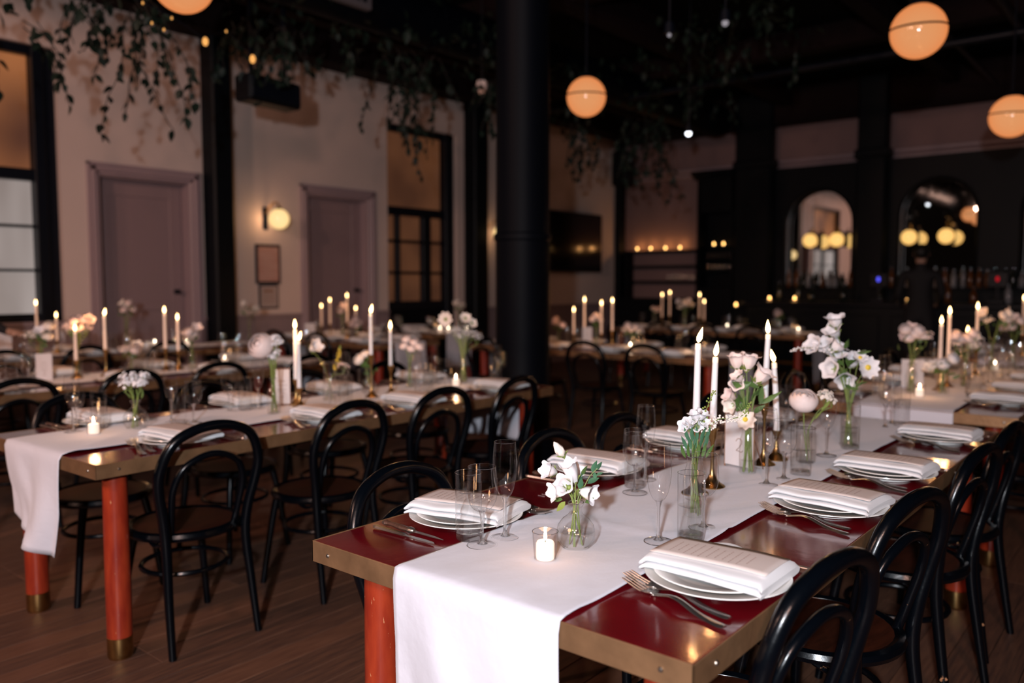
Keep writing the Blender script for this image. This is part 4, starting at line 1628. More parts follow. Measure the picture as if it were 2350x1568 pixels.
# ---------------------------------------------------------------- candles
def candlestick(x, y, h, label, base=.040, kind=0):
    prof = [(.001, .0), (base, .001), (base, .004), (base * .93, .007), (base * .62, .014), (base * .36, .026), (base * .20, .042), (base * .15, .060)]
    if kind == 0:
        prof += [(.0050, h * .5), (.0046, h * .66), (.0065, h * .70), (.0060, h * .74), (.0090, h * .78), (.0125, h * .86), (.0150, h - .006), (.0185, h - .002), (.0185, h), (.0125, h), (.0115, h - .012), (.001, h - .012)]
    else:
        prof += [(.0045, h * .4), (.0085, h * .45), (.0045, h * .5), (.0045, h * .68), (.009, h * .72), (.0055, h * .76), (.013, h * .88), (.0170, h - .003), (.0170, h), (.0125, h), (.0115, h - .012), (.001, h - .012)]
    o = MB().lathe(prof, 28, cap=False).obj('candlestick', 'brass', loc=(x, y, TH + .0052))
    return tag(o, label, 'candlestick')


def flame_parts(t, z, h=.042, tilt=0, r=.0078):
    M = Matrix.Translation((0, 0, z)) @ Matrix.Rotation(tilt, 4, 'Y')
    MB().tube([(0, 0, z - .003), (.001, 0, z + .006)], .0012, 5).obj('wick', 'wick', t)
    MB().lathe([(.0005, 0), (r * .72, h * .12), (r, h * .30), (r * .86, h * .5), (r * .5, h * .74), (r * .16, h * .93), (.0003, h)], 12).xform(M).obj('flame', 'flame', t)


def candle(x, y, zb, ztop, label, tilt=0, lean=(0, 0), power=.4, r=.0112, rz=0, bulge=1.0):
    """taper candle from zb to ztop with its flame"""
    h = ztop - zb
    t = thing('taper_candle', label, 'candle', (x, y, zb), rz)
    n = 7
    m = MB()
    m.tube([(lean[0] * (k / n) ** 1.5, lean[1] * (k / n) ** 1.5, h * .93 * k / n) for k in range(n + 1)], [r - .0025 * k / n for k in range(n + 1)], 14)
    m.obj('wax_body', 'candle_wax_flamelit' if (y > 4.6 or x < -5) else 'candle_wax', t)
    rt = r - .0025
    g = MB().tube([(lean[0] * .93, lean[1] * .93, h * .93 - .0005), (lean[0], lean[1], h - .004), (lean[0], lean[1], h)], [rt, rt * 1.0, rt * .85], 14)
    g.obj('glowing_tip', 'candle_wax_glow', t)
    ft = MB()
    M = Matrix.Translation((lean[0], lean[1], h + .003)) @ Matrix.Rotation(tilt, 4, 'Y')
    hh, rr = .046, .0082
    MB().tube([(lean[0], lean[1], h - .003), (lean[0] + .001, lean[1], h + .007)], .0011, 5).obj('wick', 'wick', t)
    ft.lathe([(.0005, 0), (rr * .72, hh * .12), (rr, hh * .30), (rr * .86, hh * .5), (rr * .5, hh * .74), (rr * .16, hh * .93), (.0003, hh)], 12).xform(M).obj('flame', 'flame', t)
    if power:
        lamp('candle_light', 'POINT', (x + lean[0], y + lean[1], ztop + .028), power * (2.6 if power > .45 else 1), (1, .44, .16), .012)
    return t


def stick_and_candle(x, y, hs, ztop, where, kind=0, **kw):
    """where: phrase that singles the pair out"""
    candlestick(x, y, hs, 'slim brass candlestick ' + where, kind=kind)
    candle(x, y, TH + .0052 + hs - .011, ztop, 'lit white taper candle ' + where, **kw)


# nearest table: tops measured at 1.245, 1.235, 1.26, 1.19
stick_and_candle(-1.100, 2.275, .185, 1.152, 'on the nearest table, second from the left', tilt=.12, lean=(.004, .0), rz=YAW)
stick_and_candle(-1.100, 2.165, .205, 1.200, 'on the nearest table, leftmost of the four', tilt=.28, lean=(.002, 0), rz=YAW, kind=1)
stick_and_candle(-1.100, 2.665, .225, 1.203, 'on the nearest table, tallest and third from left', tilt=-.05, lean=(.006, 0), rz=YAW)
stick_and_candle(-1.100, 2.775, .105, 1.098, 'on the nearest table, rightmost of the four', tilt=-.28, lean=(-.014, 0), rz=YAW, kind=1)
# front left table
stick_and_candle(-3.400, 2.43, .100, 1.090, 'on the front left table, in front of the pale table card', tilt=.3, rz=YAW, power=.8)
stick_and_candle(-3.470, 2.46, .135, 1.145, 'on the front left table, hidden just behind another candle', power=0)
stick_and_candle(-3.40, 2.895, .235, 1.213, 'on the front left table, tallest, right of centre', tilt=.2, rz=YAW, power=.8)
stick_and_candle(-3.40, 3.035, .165, 1.12, 'on the front left table, farthest of the four', power=.6, kind=1)
# second row table
stick_and_candle(-5.57, 2.256, .12, 1.064, 'on the second-row table, right of the table card', power=.6)
stick_and_candle(-5.56, 2.44, .18, 1.16, 'on the second-row table, standing alone at its middle', tilt=.2, rz=YAW, power=.6)
stick_and_candle(-5.57, 2.86, .16, 1.165, 'on the second-row table, taller of the far pair', power=.8)
stick_and_candle(-5.56, 2.95, .14, 1.112, 'on the second-row table, shorter of the far pair', power=0, kind=1)
# wall side table
stick_and_candle(-7.66, 2.79, .17, 1.185, 'on the wall-side table, tallest, before the paned window', power=.8)
stick_and_candle(-7.66, 2.95, .12, 1.075, 'on the wall-side table, shorter, before the window frame', power=.5, kind=1)
# table behind the nearest
stick_and_candle(-1.10, 5.18, .15, 1.14, 'on the table behind the nearest, front left one', power=.9)
stick_and_candle(-1.10, 5.38, .175, 1.19, 'on the table behind the nearest, tall left one', power=.9)
stick_and_candle(-1.10, 5.91, .12, 1.053, 'on the table behind the nearest, short middle one', power=.9, kind=1)
stick_and_candle(-1.10, 6.20, .18, 1.20, 'on the table behind the nearest, tall right one', power=.9)
stick_and_candle(-1.10, 8.15, .18, 1.23, 'on the third right-row table at the picture edge', power=.9)
# table behind the column
stick_and_candle(-4.66, 6.55, .12, 1.095, 'on the table behind the column, short leftmost one', power=.5, kind=1)
stick_and_candle(-4.54, 6.56, .17, 1.195, 'on the table behind the column, tall second from left', power=.7)
stick_and_candle(-4.33, 6.54, .14, 1.165, 'on the table behind the column, third from left', power=.7)
stick_and_candle(-4.22, 6.56, .17, 1.19, 'on the table behind the column, tall rightmost one', power=.7)
# table nearest the bar
stick_and_candle(-5.68, 10.1, .15, 1.195, 'on the table nearest the bar, leftmost one', power=.8)
stick_and_candle(-5.56, 10.1, .17, 1.225, 'on the table nearest the bar, tallest, second from left', power=0)
stick_and_candle(-5.11, 10.1, .15, 1.20, 'on the table nearest the bar, taller of the right pair', power=.8)
stick_and_candle(-5.04, 10.1, .13, 1.11, 'on the table nearest the bar, shorter of the right pair', power=0, kind=1)
# table by the second door
stick_and_candle(-7.80, 5.90, .12, 1.09, 'on the table by the second door, short leftmost one', power=.5, kind=1)
stick_and_candle(-7.64, 5.90, .15, 1.16, 'on the table by the second door, second from left', power=.5)
stick_and_candle(-7.33, 5.90, .18, 1.215, 'on the table by the second door, tallest one', power=.7)
stick_and_candle(-7.18, 5.90, .12, 1.075, 'on the table by the second door, rightmost one', power=.5, kind=1)


def mk_votive():
    t = thing('votive_candle', 'votive', 'candle')
    MB().lathe([(.001, .0), (.0225, .0), (.0240, .003), (.0290, .068), (.0290, .070), (.0275, .068), (.0228, .007), (.001, .006)], 36, cap=False).obj('glass_cup', 'glass_votive', t)
    ring = [(.0288 * math.cos(2 * PI * k / 36), .0288 * math.sin(2 * PI * k / 36), .0698) for k in range(36)]
    MB().tube(ring, .0009, 5, closed=True).obj('rim', 'glass_rim', t)
    MB().lathe([(.001, .008), (.0195, .008), (.0205, .011), (.0205, .043), (.018, .047), (.001, .045)], 28).obj('wax', 'votive_wax', t)
    MB().tube([(0, 0, .045), (.001, 0, .052)], .0011, 5).obj('wick', 'wick', t)
    MB().lathe([(.0005, .049), (.0028, .052), (.0040, .057), (.0032, .063), (.0016, .070), (.0003, .076)], 10).obj('flame', 'flame_core', t)
    return t


votP = Proto(mk_votive)
for x, y, lb, pw in ((-1.081, 1.415, 'lit votive candle in clear glass beside the round bud vase', .22),
                     (-3.424, 1.445, 'lit votive candle near the front edge of the front left table', .3),
                     (-3.375, 3.53, 'lit votive candle at the far end of the front left table', .3),
                     (-1.115, 4.80, 'lit votive candle at the near end of the table behind the nearest', .5),
                     (-5.62, 3.35, 'lit votive candle on the far half of the second-row table', .3),
                     (-7.6, 4.02, 'lit votive candle at the far end of the wall-side table', .4),
                     (-7.70, 3.85, 'lit votive candle beside another at the wall-side table end', 0),
                     (-7.55, 4.1, 'lit votive candle farthest on the wall-side table', 0),
                     (-7.25, 7.3, 'lit votive candle on the inner window table, left one', .3),
                     (-7.16, 7.36, 'lit votive candle on the inner window table, right one', 0),
                     (-3.95, 6.45, 'lit votive candle on the right half of the table behind the column', .4),
                     (-4.75, 10.2, 'lit votive candle on the table nearest the bar', 0),
                     (-3.72, 10.0, 'lit votive candle at the right end of the table nearest the bar', .4),
                     (-3.2, 6.30, 'lit votive candle at the right end of the table behind the column', .4),
                     (-1.05, 6.6, 'lit votive candle far along the table behind the nearest', .4),
                     (-7.1, 7.62, 'lit votive candle at the end of the inner window table', 0)):
    votP.put((x, y, TH + .0055), 0, lb)
    if pw:
        lamp('votive_light', 'POINT', (x, y, TH + .095), pw, (1, .50, .22), .02)


# ---------------------------------------------------------------- table cards
def table_card(x, y, rz, label, h=.17, w=.085, text=None, frame=True, on_stand=True):
    t = thing('table_card', label, 'table card', (x, y, TH + .0055), rz)
    z0 = .012 if on_stand else 0
    MB().box(-w / 2, w / 2, -.0012, .0012, z0, z0 + h).obj('card', 'card_white', t, False)
    if frame:
        m = MB()
        for a in (-w / 2, w / 2):
            m.tube([(a, 0, 0), (a, 0, z0 + h + .003)], .0022, 6)
        m.tube([(-w / 2, 0, z0 + h + .003), (w / 2, 0, z0 + h + .003)], .0022, 6)
        for a in (-w / 2, w / 2):
            m.tube([(a, 0, .002), (a, .055, .002)], .0022, 6)
            m.tube([(a, 0, z0 + h * .55), (a, .055, .002)], .0018, 6)
        m.tube([(-w / 2, .055, .002), (w / 2, .055, .002)], .0022, 6)
        m.tube([(-w / 2, 0, .002), (w / 2, 0, .002)], .0022, 6)
        m.obj('copper_frame', 'copper_wire', t)
    if text == '2':
        pts = smooth_path([(-.012, 0, .030), (-.004, 0, .040), (.008, 0, .038), (.011, 0, .028), (.002, 0, .012), (-.010, 0, .0), (-.002, 0, -.001), (.010, 0, -.004), (.016, 0, .003)], 5)
        MB().tube([(p.x, -.0018, p.z + z0 + h * .28) for p in pts], .0011, 5).obj('numeral', 'ink_brown', t)
    elif text == 'script':
        m = MB()
        for k, L in enumerate((.03, .045, .038)):
            pts = [(-L / 2 + L * q / 16, -.0016, z0 + h * (.66 - .12 * k) + .003 * math.sin(q * 2.1 + k)) for q in range(17)]
            m.tube(pts, .0007, 4)
        pts = smooth_path([(-.006, 0, .022), (.004, 0, .026), (.006, 0, .014), (-.006, 0, .0), (.010, 0, .001)], 4)
        m.tube([(p.x, -.0018, p.z + z0 + h * .20) for p in pts], .001, 4)
        m.obj('script', 'ink_brown', t)
    return t


table_card(-1.135, 2.545, YAW + math.radians(-52), 'white table card with a handwritten numeral in a copper stand among the candles', .185, .115, '2')
table_card(-3.50, 2.40, YAW + .25, 'narrow pale table card behind the tall bottle vase, front left table', .175, .075, 'script', True)
table_card(-5.62, 2.08, YAW + .1, 'upright white table card on the second-row table', .17, .10, 'script', False, False)
table_card(-7.60, 2.50, YAW + .1, 'pale table card cut by the left picture edge', .24, .15, 'script', False, False)
table_card(-4.43, 6.45, YAW, 'white table card among the candles behind the column', .20, .09, 'script', False, False)
table_card(-7.78, 5.72, YAW, 'white table card among the candles by the second door', .16, .12, 'script', False, False)
table_card(-1.25, 5.2, YAW - .3, 'pale table card among the flowers on the table behind the nearest', .17, .12, 'script', False, False)


# ---------------------------------------------------------------- vases and flowers
RV = Vector((math.cos(YAW), math.sin(YAW), 0))
FV = Vector((-math.sin(YAW), math.cos(YAW), 0))
UP = Vector((0, 0, 1))
VASES = {
    'round': (.110, [(.001, 0), (.020, .0), (.034, .006), (.043, .020), (.0455, .038), (.042, .056), (.031, .071), (.018, .081), (.0135, .088), (.0135, .098), (.0185, .106), (.0195, .109), (.0180, .110)], .042),
    'bottle': (.180, [(.001, 0), (.028, 0), (.031, .004), (.031, .100), (.027, .120), (.015, .136), (.0135, .150), (.0135, .168), (.0175, .176), (.0175, .180)], .06),
    'tube': (.165, [(.001, 0), (.022, 0), (.027, .004), (.029, .05), (.029, .10), (.026, .125), (.021, .140), (.020, .158), (.0225, .165)], .05),
    'pot': (.120, [(.001, 0), (.028, 0), (.032, .005), (.033, .04), (.033, .09), (.030, .108), (.031, .120)], .045),
}


def make_vase(kind):
    def f():
        h, prof, wl = VASES[kind]
        t = thing('glass_vase', 'vase', 'vase')
        MB().lathe(prof, 44, cap=False).obj('glass_body', 'glass_vase', t)
        r, z = prof[-1]
        MB().tube([(r * math.cos(2 * PI * k / 32), r * math.sin(2 * PI * k / 32), z) for k in range(32)], .0012, 6, closed=True).obj('rim', 'glass_rim', t)
        wp = [(max(.001, a - .0018), b + .003) for a, b in prof if b < wl]
        wp.append((max(a for a, b in wp) + .0 if kind == 'round' else wp[-1][0], wl))
        MB().lathe(wp, 32, cap=False).obj('water', 'water_body', t)
        rw = wp[-1][0]
        MB().lathe([(.001, wl - .0004), (rw * .93, wl - .0004), (rw, wl + .0008)], 32, cap=False).obj('water_surface', 'water_film', t)
        return t
    return f


vaseP = {k: Proto(make_vase(k)) for k in VASES}
rf = random.Random(4)


def basis(d):
    d = Vector(d).normalized()
    a = d.cross(Vector((0, 0, 1)) if abs(d.z) < .9 else Vector((1, 0, 0))).normalized()
    b = d.cross(a)
    return Matrix((a, b, d)).transposed().to_4x4()


def bell_mb(L, R, lobes=5, flare=.35, open_=1.0):
    """campanula bell, opening along +z, with frilled recurved lobes"""
    def fn(a, t):
        an = 2 * PI * a
        r = R * (.30 + .48 * math.sin(min(1, t * 1.5) * PI / 2)) * open_
        lob = math.cos(lobes * an)
        if t > .62:
            e = (t - .62) / .38
            r += R * e * e * (flare + .13 * lob)
        z = L * t - (L * .09 * ((t - .7) / .3) ** 2 * (.5 - .5 * lob) * 1.5 if t > .7 else 0)
        if t > .9:
            z -= L * .05 * (1 + math.sin(an * 13)) * .5
        r *= 1 + .05 * math.sin(an * 5 + 3 * t)
        return (r * math.cos(an), r * math.sin(an), z)
    return MB().grid(fn, 30, 10)


def calyx_mb(s):
    m = MB()
    for k in range(7):
        a = 2 * PI * k / 7
        c, n = math.cos(a), math.sin(a)
        v = [(c * .15 * s, n * .15 * s, -.1 * s), (c * .45 * s - n * .18 * s, n * .45 * s + c * .18 * s, .25 * s), (c * .45 * s + n * .18 * s, n * .45 * s - c * .18 * s, .25 * s), (c * .85 * s, n * .85 * s, .75 * s * (1 - .5 * (k % 2)))]
        m.add(v, [(0, 1, 3), (0, 3, 2)])
    m.ball((0, 0, 0), .22 * s, 8, 5)
    return m


def anemone_mb(R, n=8, cup=.25):
    m = MB()
    for k in range(n):
        a = 2 * PI * k / n
        rot = Matrix.Rotation(a, 4, 'Z')
        tl = cup + .12 * (k % 2)

        def fn(u, v):
            w_ = R * .42 * math.sin(PI * min(1, v * .85 + .12)) * (u - .5) * 2
            return rot @ Vector((w_, R * v, R * tl * v * v + abs(u - .5) * R * .12 + (k % 2) * R * .03))
        m.grid(fn, 4, 5)
    return m


def ranun_mb(R):
    m = MB()
    for sh in range(5):
        rr = R * (1 - .17 * sh)
        n = 6
        for k in range(n):
            a0 = 2 * PI * (k + .5 * (sh % 2)) / n
            top = .62 + .08 * sh

            def fn(u, v):
                an = a0 + (u - .5) * 1.5
                th = PI * (.06 + top * v)
                q = rr * (1 + .03 * math.sin(u * PI) + .02 * sh * (v > .8))
                return (q * math.sin(th) * math.cos(an), q * math.sin(th) * math.sin(an), R * .62 - q * .80 * math.cos(th) - (0 if v < .95 else R * .03 * math.sin(u * 9)))
            m.grid(fn, 5, 6)
    m.ball((0, 0, R * .9), R * .28, 8, 5)
    return m


def cluster_mb(R, n, s, flat=.6):
    m = MB()
    for k in range(n):
        d = Vector((rf.gauss(0, 1), rf.gauss(0, 1), rf.gauss(0, .8)))
        d = d.normalized() * R * rf.uniform(.55, 1)
        d.z *= flat
        M = Matrix.Translation(d) @ basis(d + Vector((0, 0, R * .5)))
        q = MB()
        for j in range(5):
            a = 2 * PI * j / 5
            q.ball((math.cos(a) * s * .55, math.sin(a) * s * .55, 0), s * .48, 5, 3, sc=(1, 1, .5))
        m.add([M @ Vector(p) for p in q.v], q.f)
    return m


class Bouquet:
    def __init__(s, x, y, kind, label, vlabel, scale=1.0):
        s.h = VASES[kind][0] * scale
        s.o = Vector((x, y, TH + .0055))
        vaseP[kind].put(s.o, rf.uniform(0, 6), vlabel, None, scale)
        s.t = thing('flower_bouquet', label, 'flowers', s.o)
        s.neck = .010 * scale
        s.bot = .016 * scale

    def pos(s, r, u, f=0):
        return RV * r + UP * u + FV * f

    def stem(s, end, m='stem_green', r=.0014, mid=None):
        a = rf.uniform(0, 2 * PI)
        b0 = Vector((math.cos(a) * s.bot, math.sin(a) * s.bot, .008))
        nk = Vector((end.x, end.y, 0))
        nk = nk.normalized() * s.neck * rf.uniform(.3, .9) if nk.length > .001 else nk
        nk.z = s.h - .008
        k = (end - nk) * .5 + nk + Vector((0, 0, .18 * (end - nk).length))
        pts = smooth_path([b0, nk, k, end], 5)
        MB().tube(pts, r, 6).obj('stem', m, s.t)

    def bell(s, r, u, f, d, L=.04, R=.022, m='petal_white', flare=.35, open_=1.0, stem=True):
        """centre of the mouth at (r,u,f); d = opening direction in (right, up, toward-camera)"""
        dd = (RV * d[0] + UP * d[1] - FV * d[2]).normalized()
        p = s.pos(r, u, f) - dd * L
        M = Matrix.Translation(p) @ basis(dd) @ Matrix.Rotation(rf.uniform(0, 2), 4, 'Z')
        bell_mb(L, R, 5, flare, open_).xform(M).obj('bell_flower', m, s.t)
        calyx_mb(R * 1.15).xform(M).obj('calyx', 'calyx_green', s.t, False)
        if stem:
            s.stem(p)

    def bud(s, r, u, f, d, L=.035, R=.009, m='petal_cream'):
        dd = (RV * d[0] + UP * d[1] - FV * d[2]).normalized()
        p = s.pos(r, u, f) - dd * L
        M = Matrix.Translation(p) @ basis(dd)
        MB().lathe([(.001, 0), (R, L * .25), (R * 1.05, L * .5), (R * .55, L * .85), (.001, L)], 8).xform(M).obj('flower_bud', m, s.t)
        calyx_mb(R * 1.9).xform(M).obj('calyx', 'calyx_green', s.t, False)
        s.stem(p)

    def open(s, r, u, f, d, R=.022, m='petal_white', centre='flower_yellow', n=8, cup=.25):
        dd = (RV * d[0] + UP * d[1] - FV * d[2]).normalized()
        p = s.pos(r, u, f)
        M = Matrix.Translation(p) @ basis(dd)
        fl_ = anemone_mb(R, n, cup).xform(M).obj('open_flower', m, s.t)
        MB().ball((0, 0, R * .12), R * .26, 8, 5, sc=(1, 1, .6)).xform(M).obj('flower_centre', centre, s.t)
        s.stem(p)

    def ranunculus(s, r, u, f, d, R=.028, m='petal_blush'):
        dd = (RV * d[0] + UP * d[1] - FV * d[2]).normalized()
        p = s.pos(r, u, f)
        M = Matrix.Translation(p - dd * R * .6) @ basis(dd)
        ranun_mb(R).xform(M).obj('ranunculus', m, s.t)
        s.stem(p - dd * R * .5, r=.002)

    def cluster(s, r, u, f, R=.025, n=26, sz=.0045, m='petal_white', stems=3):
        p = s.pos(r, u, f)
        cluster_mb(R, n, sz).xform(Matrix.Translation(p)).obj('blossom_cluster', m, s.t)['kind'] = 'stuff'
        st = MB()
        for k in range(8):
            q = Vector((rf.uniform(-1, 1), rf.uniform(-1, 1), rf.uniform(-.2, .8))) * R * .7
            st.tube([p - Vector((0, 0, R * 1.3)), p + q], .0006, 4)
        st.obj('twigs', 'stem_green', s.t)
        s.stem(p - Vector((0, 0, R * 1.3)))

    def spray(s, pts, n=60, sz=.0028, m='petal_cream', tip='calyx_green'):
        P_ = smooth_path([s.pos(*p) for p in pts], 8)
        MB().tube(P_, .0011, 5).obj('spray_stem', 'stem_green', s.t)
        a, b = MB(), MB()
        for k in range(n):
            q = k / n
            i = int(len(P_) * (.15 + .84 * q))
            R = .011 * (1 - q) ** .7 + .002
            c = P_[min(i, len(P_) - 1)] + Vector((rf.gauss(0, 1), rf.gauss(0, 1), rf.gauss(0, 1))).normalized() * R
            (a if q < .72 else b).ball(c, sz * (1 - .4 * q), 6, 4)
        a.obj('small_blossoms', m, s.t)['kind'] = 'stuff'
        b.obj('green_tip_buds', tip, s.t)['kind'] = 'stuff'
        s.stem(P_[0])

    def leaf(s, r, u, f, d, L=.035, W=.012, m='leaf_green'):
        dd = (RV * d[0] + UP * d[1] - FV * d[2]).normalized()
        p = s.pos(r, u, f)
        mb = leaf_mesh('leaf', L, W, None, .25)
        side = dd.cross(FV).normalized() if abs(dd.dot(FV)) < .95 else RV
        nrm = side.cross(dd)
        M = Matrix.Translation(p) @ Matrix((side, dd, nrm)).transposed().to_4x4() @ Matrix.Rotation(rf.uniform(-.7, .7), 4, 'Y')
        mb.xform(M).obj('leaf', m, s.t)


W_ = 'petal_white'
# 1 round bud vase in front (1 px = about 1 mm)
b = Bouquet(-1.083, 1.535, 'round', 'small bunch of white bell flowers in the round bud vase', 'round clear bud vase beside the votive, front of the nearest table')
b.bud(-.052, .252, .0, (-.55, .85, .2), .044, .011)
b.bell(-.076, .190, -.01, (-.85, .35, .6), .038, .0175, W_, .40)
b.bell(-.024, .212, -.02, (-.40, .95, .25), .058, .0215, W_, .28)
b.bell(-.062, .138, -.02, (-.95, -.05, .5), .042, .0185, W_, .42)
b.bell(-.034, .160, -.03, (-.45, .40, .8), .040, .0215, W_, .42)
b.bell(.004, .186, .02, (.25, .6, .4), .036, .0185, W_, .40)
b.bell(.042, .132, -.02, (.80, -.10, .6), .040, .0200, W_, .42)
for r, u, d, mm in ((.028, .150, (.8, .6, .2), 'leaf_blue_green'), (.040, .175, (.2, 1, 0), 'leaf_blue_green'), (.012, .150, (-.1, 1, .3), 'leaf_blue_green'), (.018, .118, (.3, .9, .4), 'leaf_blue_green'),
                    (-.010, .118, (-.2, 1, .2), 'leaf_green'), (-.030, .112, (-.9, .2, .3), 'leaf_green'), (-.024, .108, (-.5, -.5, .3), 'calyx_green'), (.010, .135, (.1, 1, .2), 'leaf_blue_green'), (.022, .105, (.7, .5, .5), 'leaf_green'),
                    (-.016, .150, (-.6, .5, .2), 'calyx_green'), (-.04, .130, (-.7, .7, 0), 'calyx_green'), (.016, .165, (.2, 1, .1), 'leaf_green'), (.0, .112, (.1, 1, .2), 'calyx_green')):
    b.leaf(r, u, .014, d, .034, .014, mm)
b.stem(b.pos(.05, .19, .0), 'stem_green', .0011)
b.leaf(.05, .185, 0, (.3, 1, 0), .024, .014, 'leaf_blue_green')
b.leaf(.046, .165, 0, (-.3, 1, 0), .018, .010, 'leaf_blue_green')
b.leaf(.048, .172, 0, (.8, .6, 0), .018, .010, 'leaf_blue_green')
# 2 bottle vase behind the tumbler
b = Bouquet(-.990, 1.945, 'tube', 'white freesia heads with a long arching flower spray behind the tumbler', 'narrow clear vase seen through the front right tumbler')
for r, u, d in ((-.036, .248, (-.8, .3, .6)), (-.018, .262, (-.3, .8, .5)), (.0, .250, (.1, .5, .9)), (.018, .285, (.3, .9, .3)), (-.005, .285, (-.3, 1, .2)), (.022, .262, (.5, .5, .7))):
    b.bell(r, u, -.01, d, .028, .0155, W_, .5)
for k in range(16):
    b.leaf(-.026 + .0035 * k, .160 + .022 * (k % 3), -.008, (-.45 + .06 * k, 1, .1), .046, .010, 'leaf_blue_green' if k % 3 else 'leaf_green')
b.spray([(.02, .20, 0), (.032, .235, 0), (.06, .262, .0), (.10, .262, .01), (.135, .275, .015), (.150, .305, .02)], 110, .0034)
b.spray([(.0, .20, 0), (.025, .27, .01), (.045, .315, .02), (.055, .335, .02)], 24, .0035, 'calyx_green')
# 3 tall bunch between the candles
b = Bouquet(-1.085, 2.500, 'tube', 'tall bunch of white and blush bell flowers between the taper candles', 'tall narrow clear vase between the taper candles', .95)
S = 1.42
for r, u, d, L, R, mm in ((-.045, .395, (-.15, 1, .1), .055, .026, 'petal_blush'), (.0, .395, (.2, 1, .1), .058, .028, 'petal_blush'), (.050, .345, (.55, .85, .3), .060, .031, 'petal_blush'),
                          (-.050, .330, (-.7, .7, .3), .036, .020, 'petal_blush'), (-.045, .300, (-.3, .2, .9), .034, .021, 'petal_blush'), (-.075, .262, (-.9, .4, .3), .038, .020, 'petal_pink'),
                          (-.070, .225, (-.8, -.1, .6), .036, .022, 'petal_cream')):
    b.bell(r, u, rf.uniform(-.02, .01), d, L, R, mm, .4)
b.open(-.020, .185, -.03, (-.1, .1, 1), .034, 'petal_cream', 'flower_yellow', 8, .3)
for k in range(15):
    b.leaf(rf.uniform(-.05, .04), rf.uniform(.20, .31), rf.uniform(-.02, .02), (rf.uniform(-1, 1), rf.uniform(.2, 1), rf.uniform(-.3, .6)), rf.uniform(.04, .07), .018, 'leaf_green')
b.leaf(.03, .23, 0, (.9, .45, .2), .085, .018, 'leaf_green')
for k in range(5):
    b.stem(b.pos(rf.uniform(-.04, .04), rf.uniform(.27, .33), 0), 'stem_green', .0017)
# 4 low pot with ranunculus
b = Bouquet(-1.005, 2.80, 'pot', 'blush ranunculus and cream cluster right of the tall candles', 'short straight clear vase right of the tall candles')
b.ranunculus(-.012, .215, 0, (-.1, 1, .5), .048)
b.cluster(.060, .235, .0, .030, 30, .0075, 'petal_cream')
b.cluster(.085, .215, .0, .018, 14, .0065, 'petal_cream')
for k in range(4):
    b.leaf(.03 + .01 * k, .15 + .012 * k, 0, (.5, 1, .2), .04, .010, 'calyx_green')
# 5 big airy bunch beyond
b = Bouquet(-.975, 3.16, 'bottle', 'tall airy bunch of white bells and open flowers, far half of nearest table', 'straight clear bottle vase on the far half of the nearest table', .95)
for r, u, d in ((-.065, .500, (-.2, 1, .2)), (-.075, .455, (-.6, .7, .3)), (-.105, .400, (-.5, .8, .3)), (-.145, .392, (-.8, .3, .4)), (-.055, .365, (0, .8, .5)), (-.085, .300, (-.8, .1, .6)),
                (-.020, .250, (-.2, -.5, .7)), (.020, .345, (.1, .8, .4)), (-.04, .40, (.5, .6, .3))):
    b.bell(r, u, rf.uniform(-.02, .02), d, .050, .030, W_, .5)
b.open(.055, .305, -.02, (.1, .2, 1), .044, 'petal_white', 'flower_yellow', 9, .25)
b.open(.030, .340, -.01, (.0, .6, .7), .03, 'petal_white', 'flower_yellow', 8, .3)
b.spray([(-.05, .33, 0), (-.09, .37, 0), (-.14, .378, 0), (-.19, .375, 0), (-.225, .365, 0)], 60, .0048, 'petal_white', 'petal_white')
for k in range(14):
    b.leaf(rf.uniform(-.08, .05), rf.uniform(.20, .38), rf.uniform(-.02, .02), (rf.uniform(-1, 1), rf.uniform(-.2, 1), .2), .05, .014, 'leaf_green')
for k in range(4):
    b.stem(b.pos(rf.uniform(-.05, .05), rf.uniform(.25, .33), 0), 'stem_green', .0018)
# front left table
b = Bouquet(-3.425, 1.62, 'round', 'small cluster of tiny white flowers, front of the front left table', 'round clear bud vase on the front left table', 1.12)
b.cluster(-.018, .225, 0, .045, 46, .0085)
b.cluster(.020, .205, 0, .038, 36, .0085)
b.cluster(-.040, .195, 0, .030, 24, .0080)
b.cluster(.040, .235, 0, .024, 16, .0075)
for k in range(4):
    b.leaf(-.02 + .015 * k, .13, 0, (-.5 + .3 * k, 1, .2), .05, .011, 'leaf_green')
for k in range(4):
    b.stem(b.pos(-.03 + .02 * k, .17, 0), 'stem_green', .002)
b = Bouquet(-3.325, 2.23, 'bottle', 'big blush ranunculus with white stock in the tall bottle vase', 'tall clear bottle vase on the front left table', .95)
b.ranunculus(-.055, .325, 0, (-.3, .5, 1), .062, 'petal_blush')
for r, u in ((.015, .365), (.005, .330), (.02, .295), (-.005, .275), (.03, .345)):
    b.cluster(r, u, 0, .024, 14, .010)
for k in range(4):
    b.stem(b.pos(-.02 + .01 * k, .26, 0), 'stem_green', .0025)
b = Bouquet(-3.46, 2.66, 'pot', 'white calla-like blooms behind the pale table card', 'small clear vase behind the pale table card')
b.bell(-.055, .300, 0, (.7, .5, .5), .07, .030, W_, .5)
b.spray([(.03, .15, 0), (.05, .24, 0), (.06, .29, 0)], 40, .005, 'flower_yellow', 'calyx_green')
b.cluster(.075, .19, 0, .035, 20, .008, 'petal_pink')
b = Bouquet(-3.52, 2.98, 'round', 'green-stemmed white roses leaning left on the front left table', 'small round bud vase at the middle of the front left table', 1.0)
b.ranunculus(-.055, .195, 0, (-.7, .6, .6), .034, 'petal_cream')
b.ranunculus(-.02, .225, 0, (-.2, 1, .5), .026, 'petal_cream')
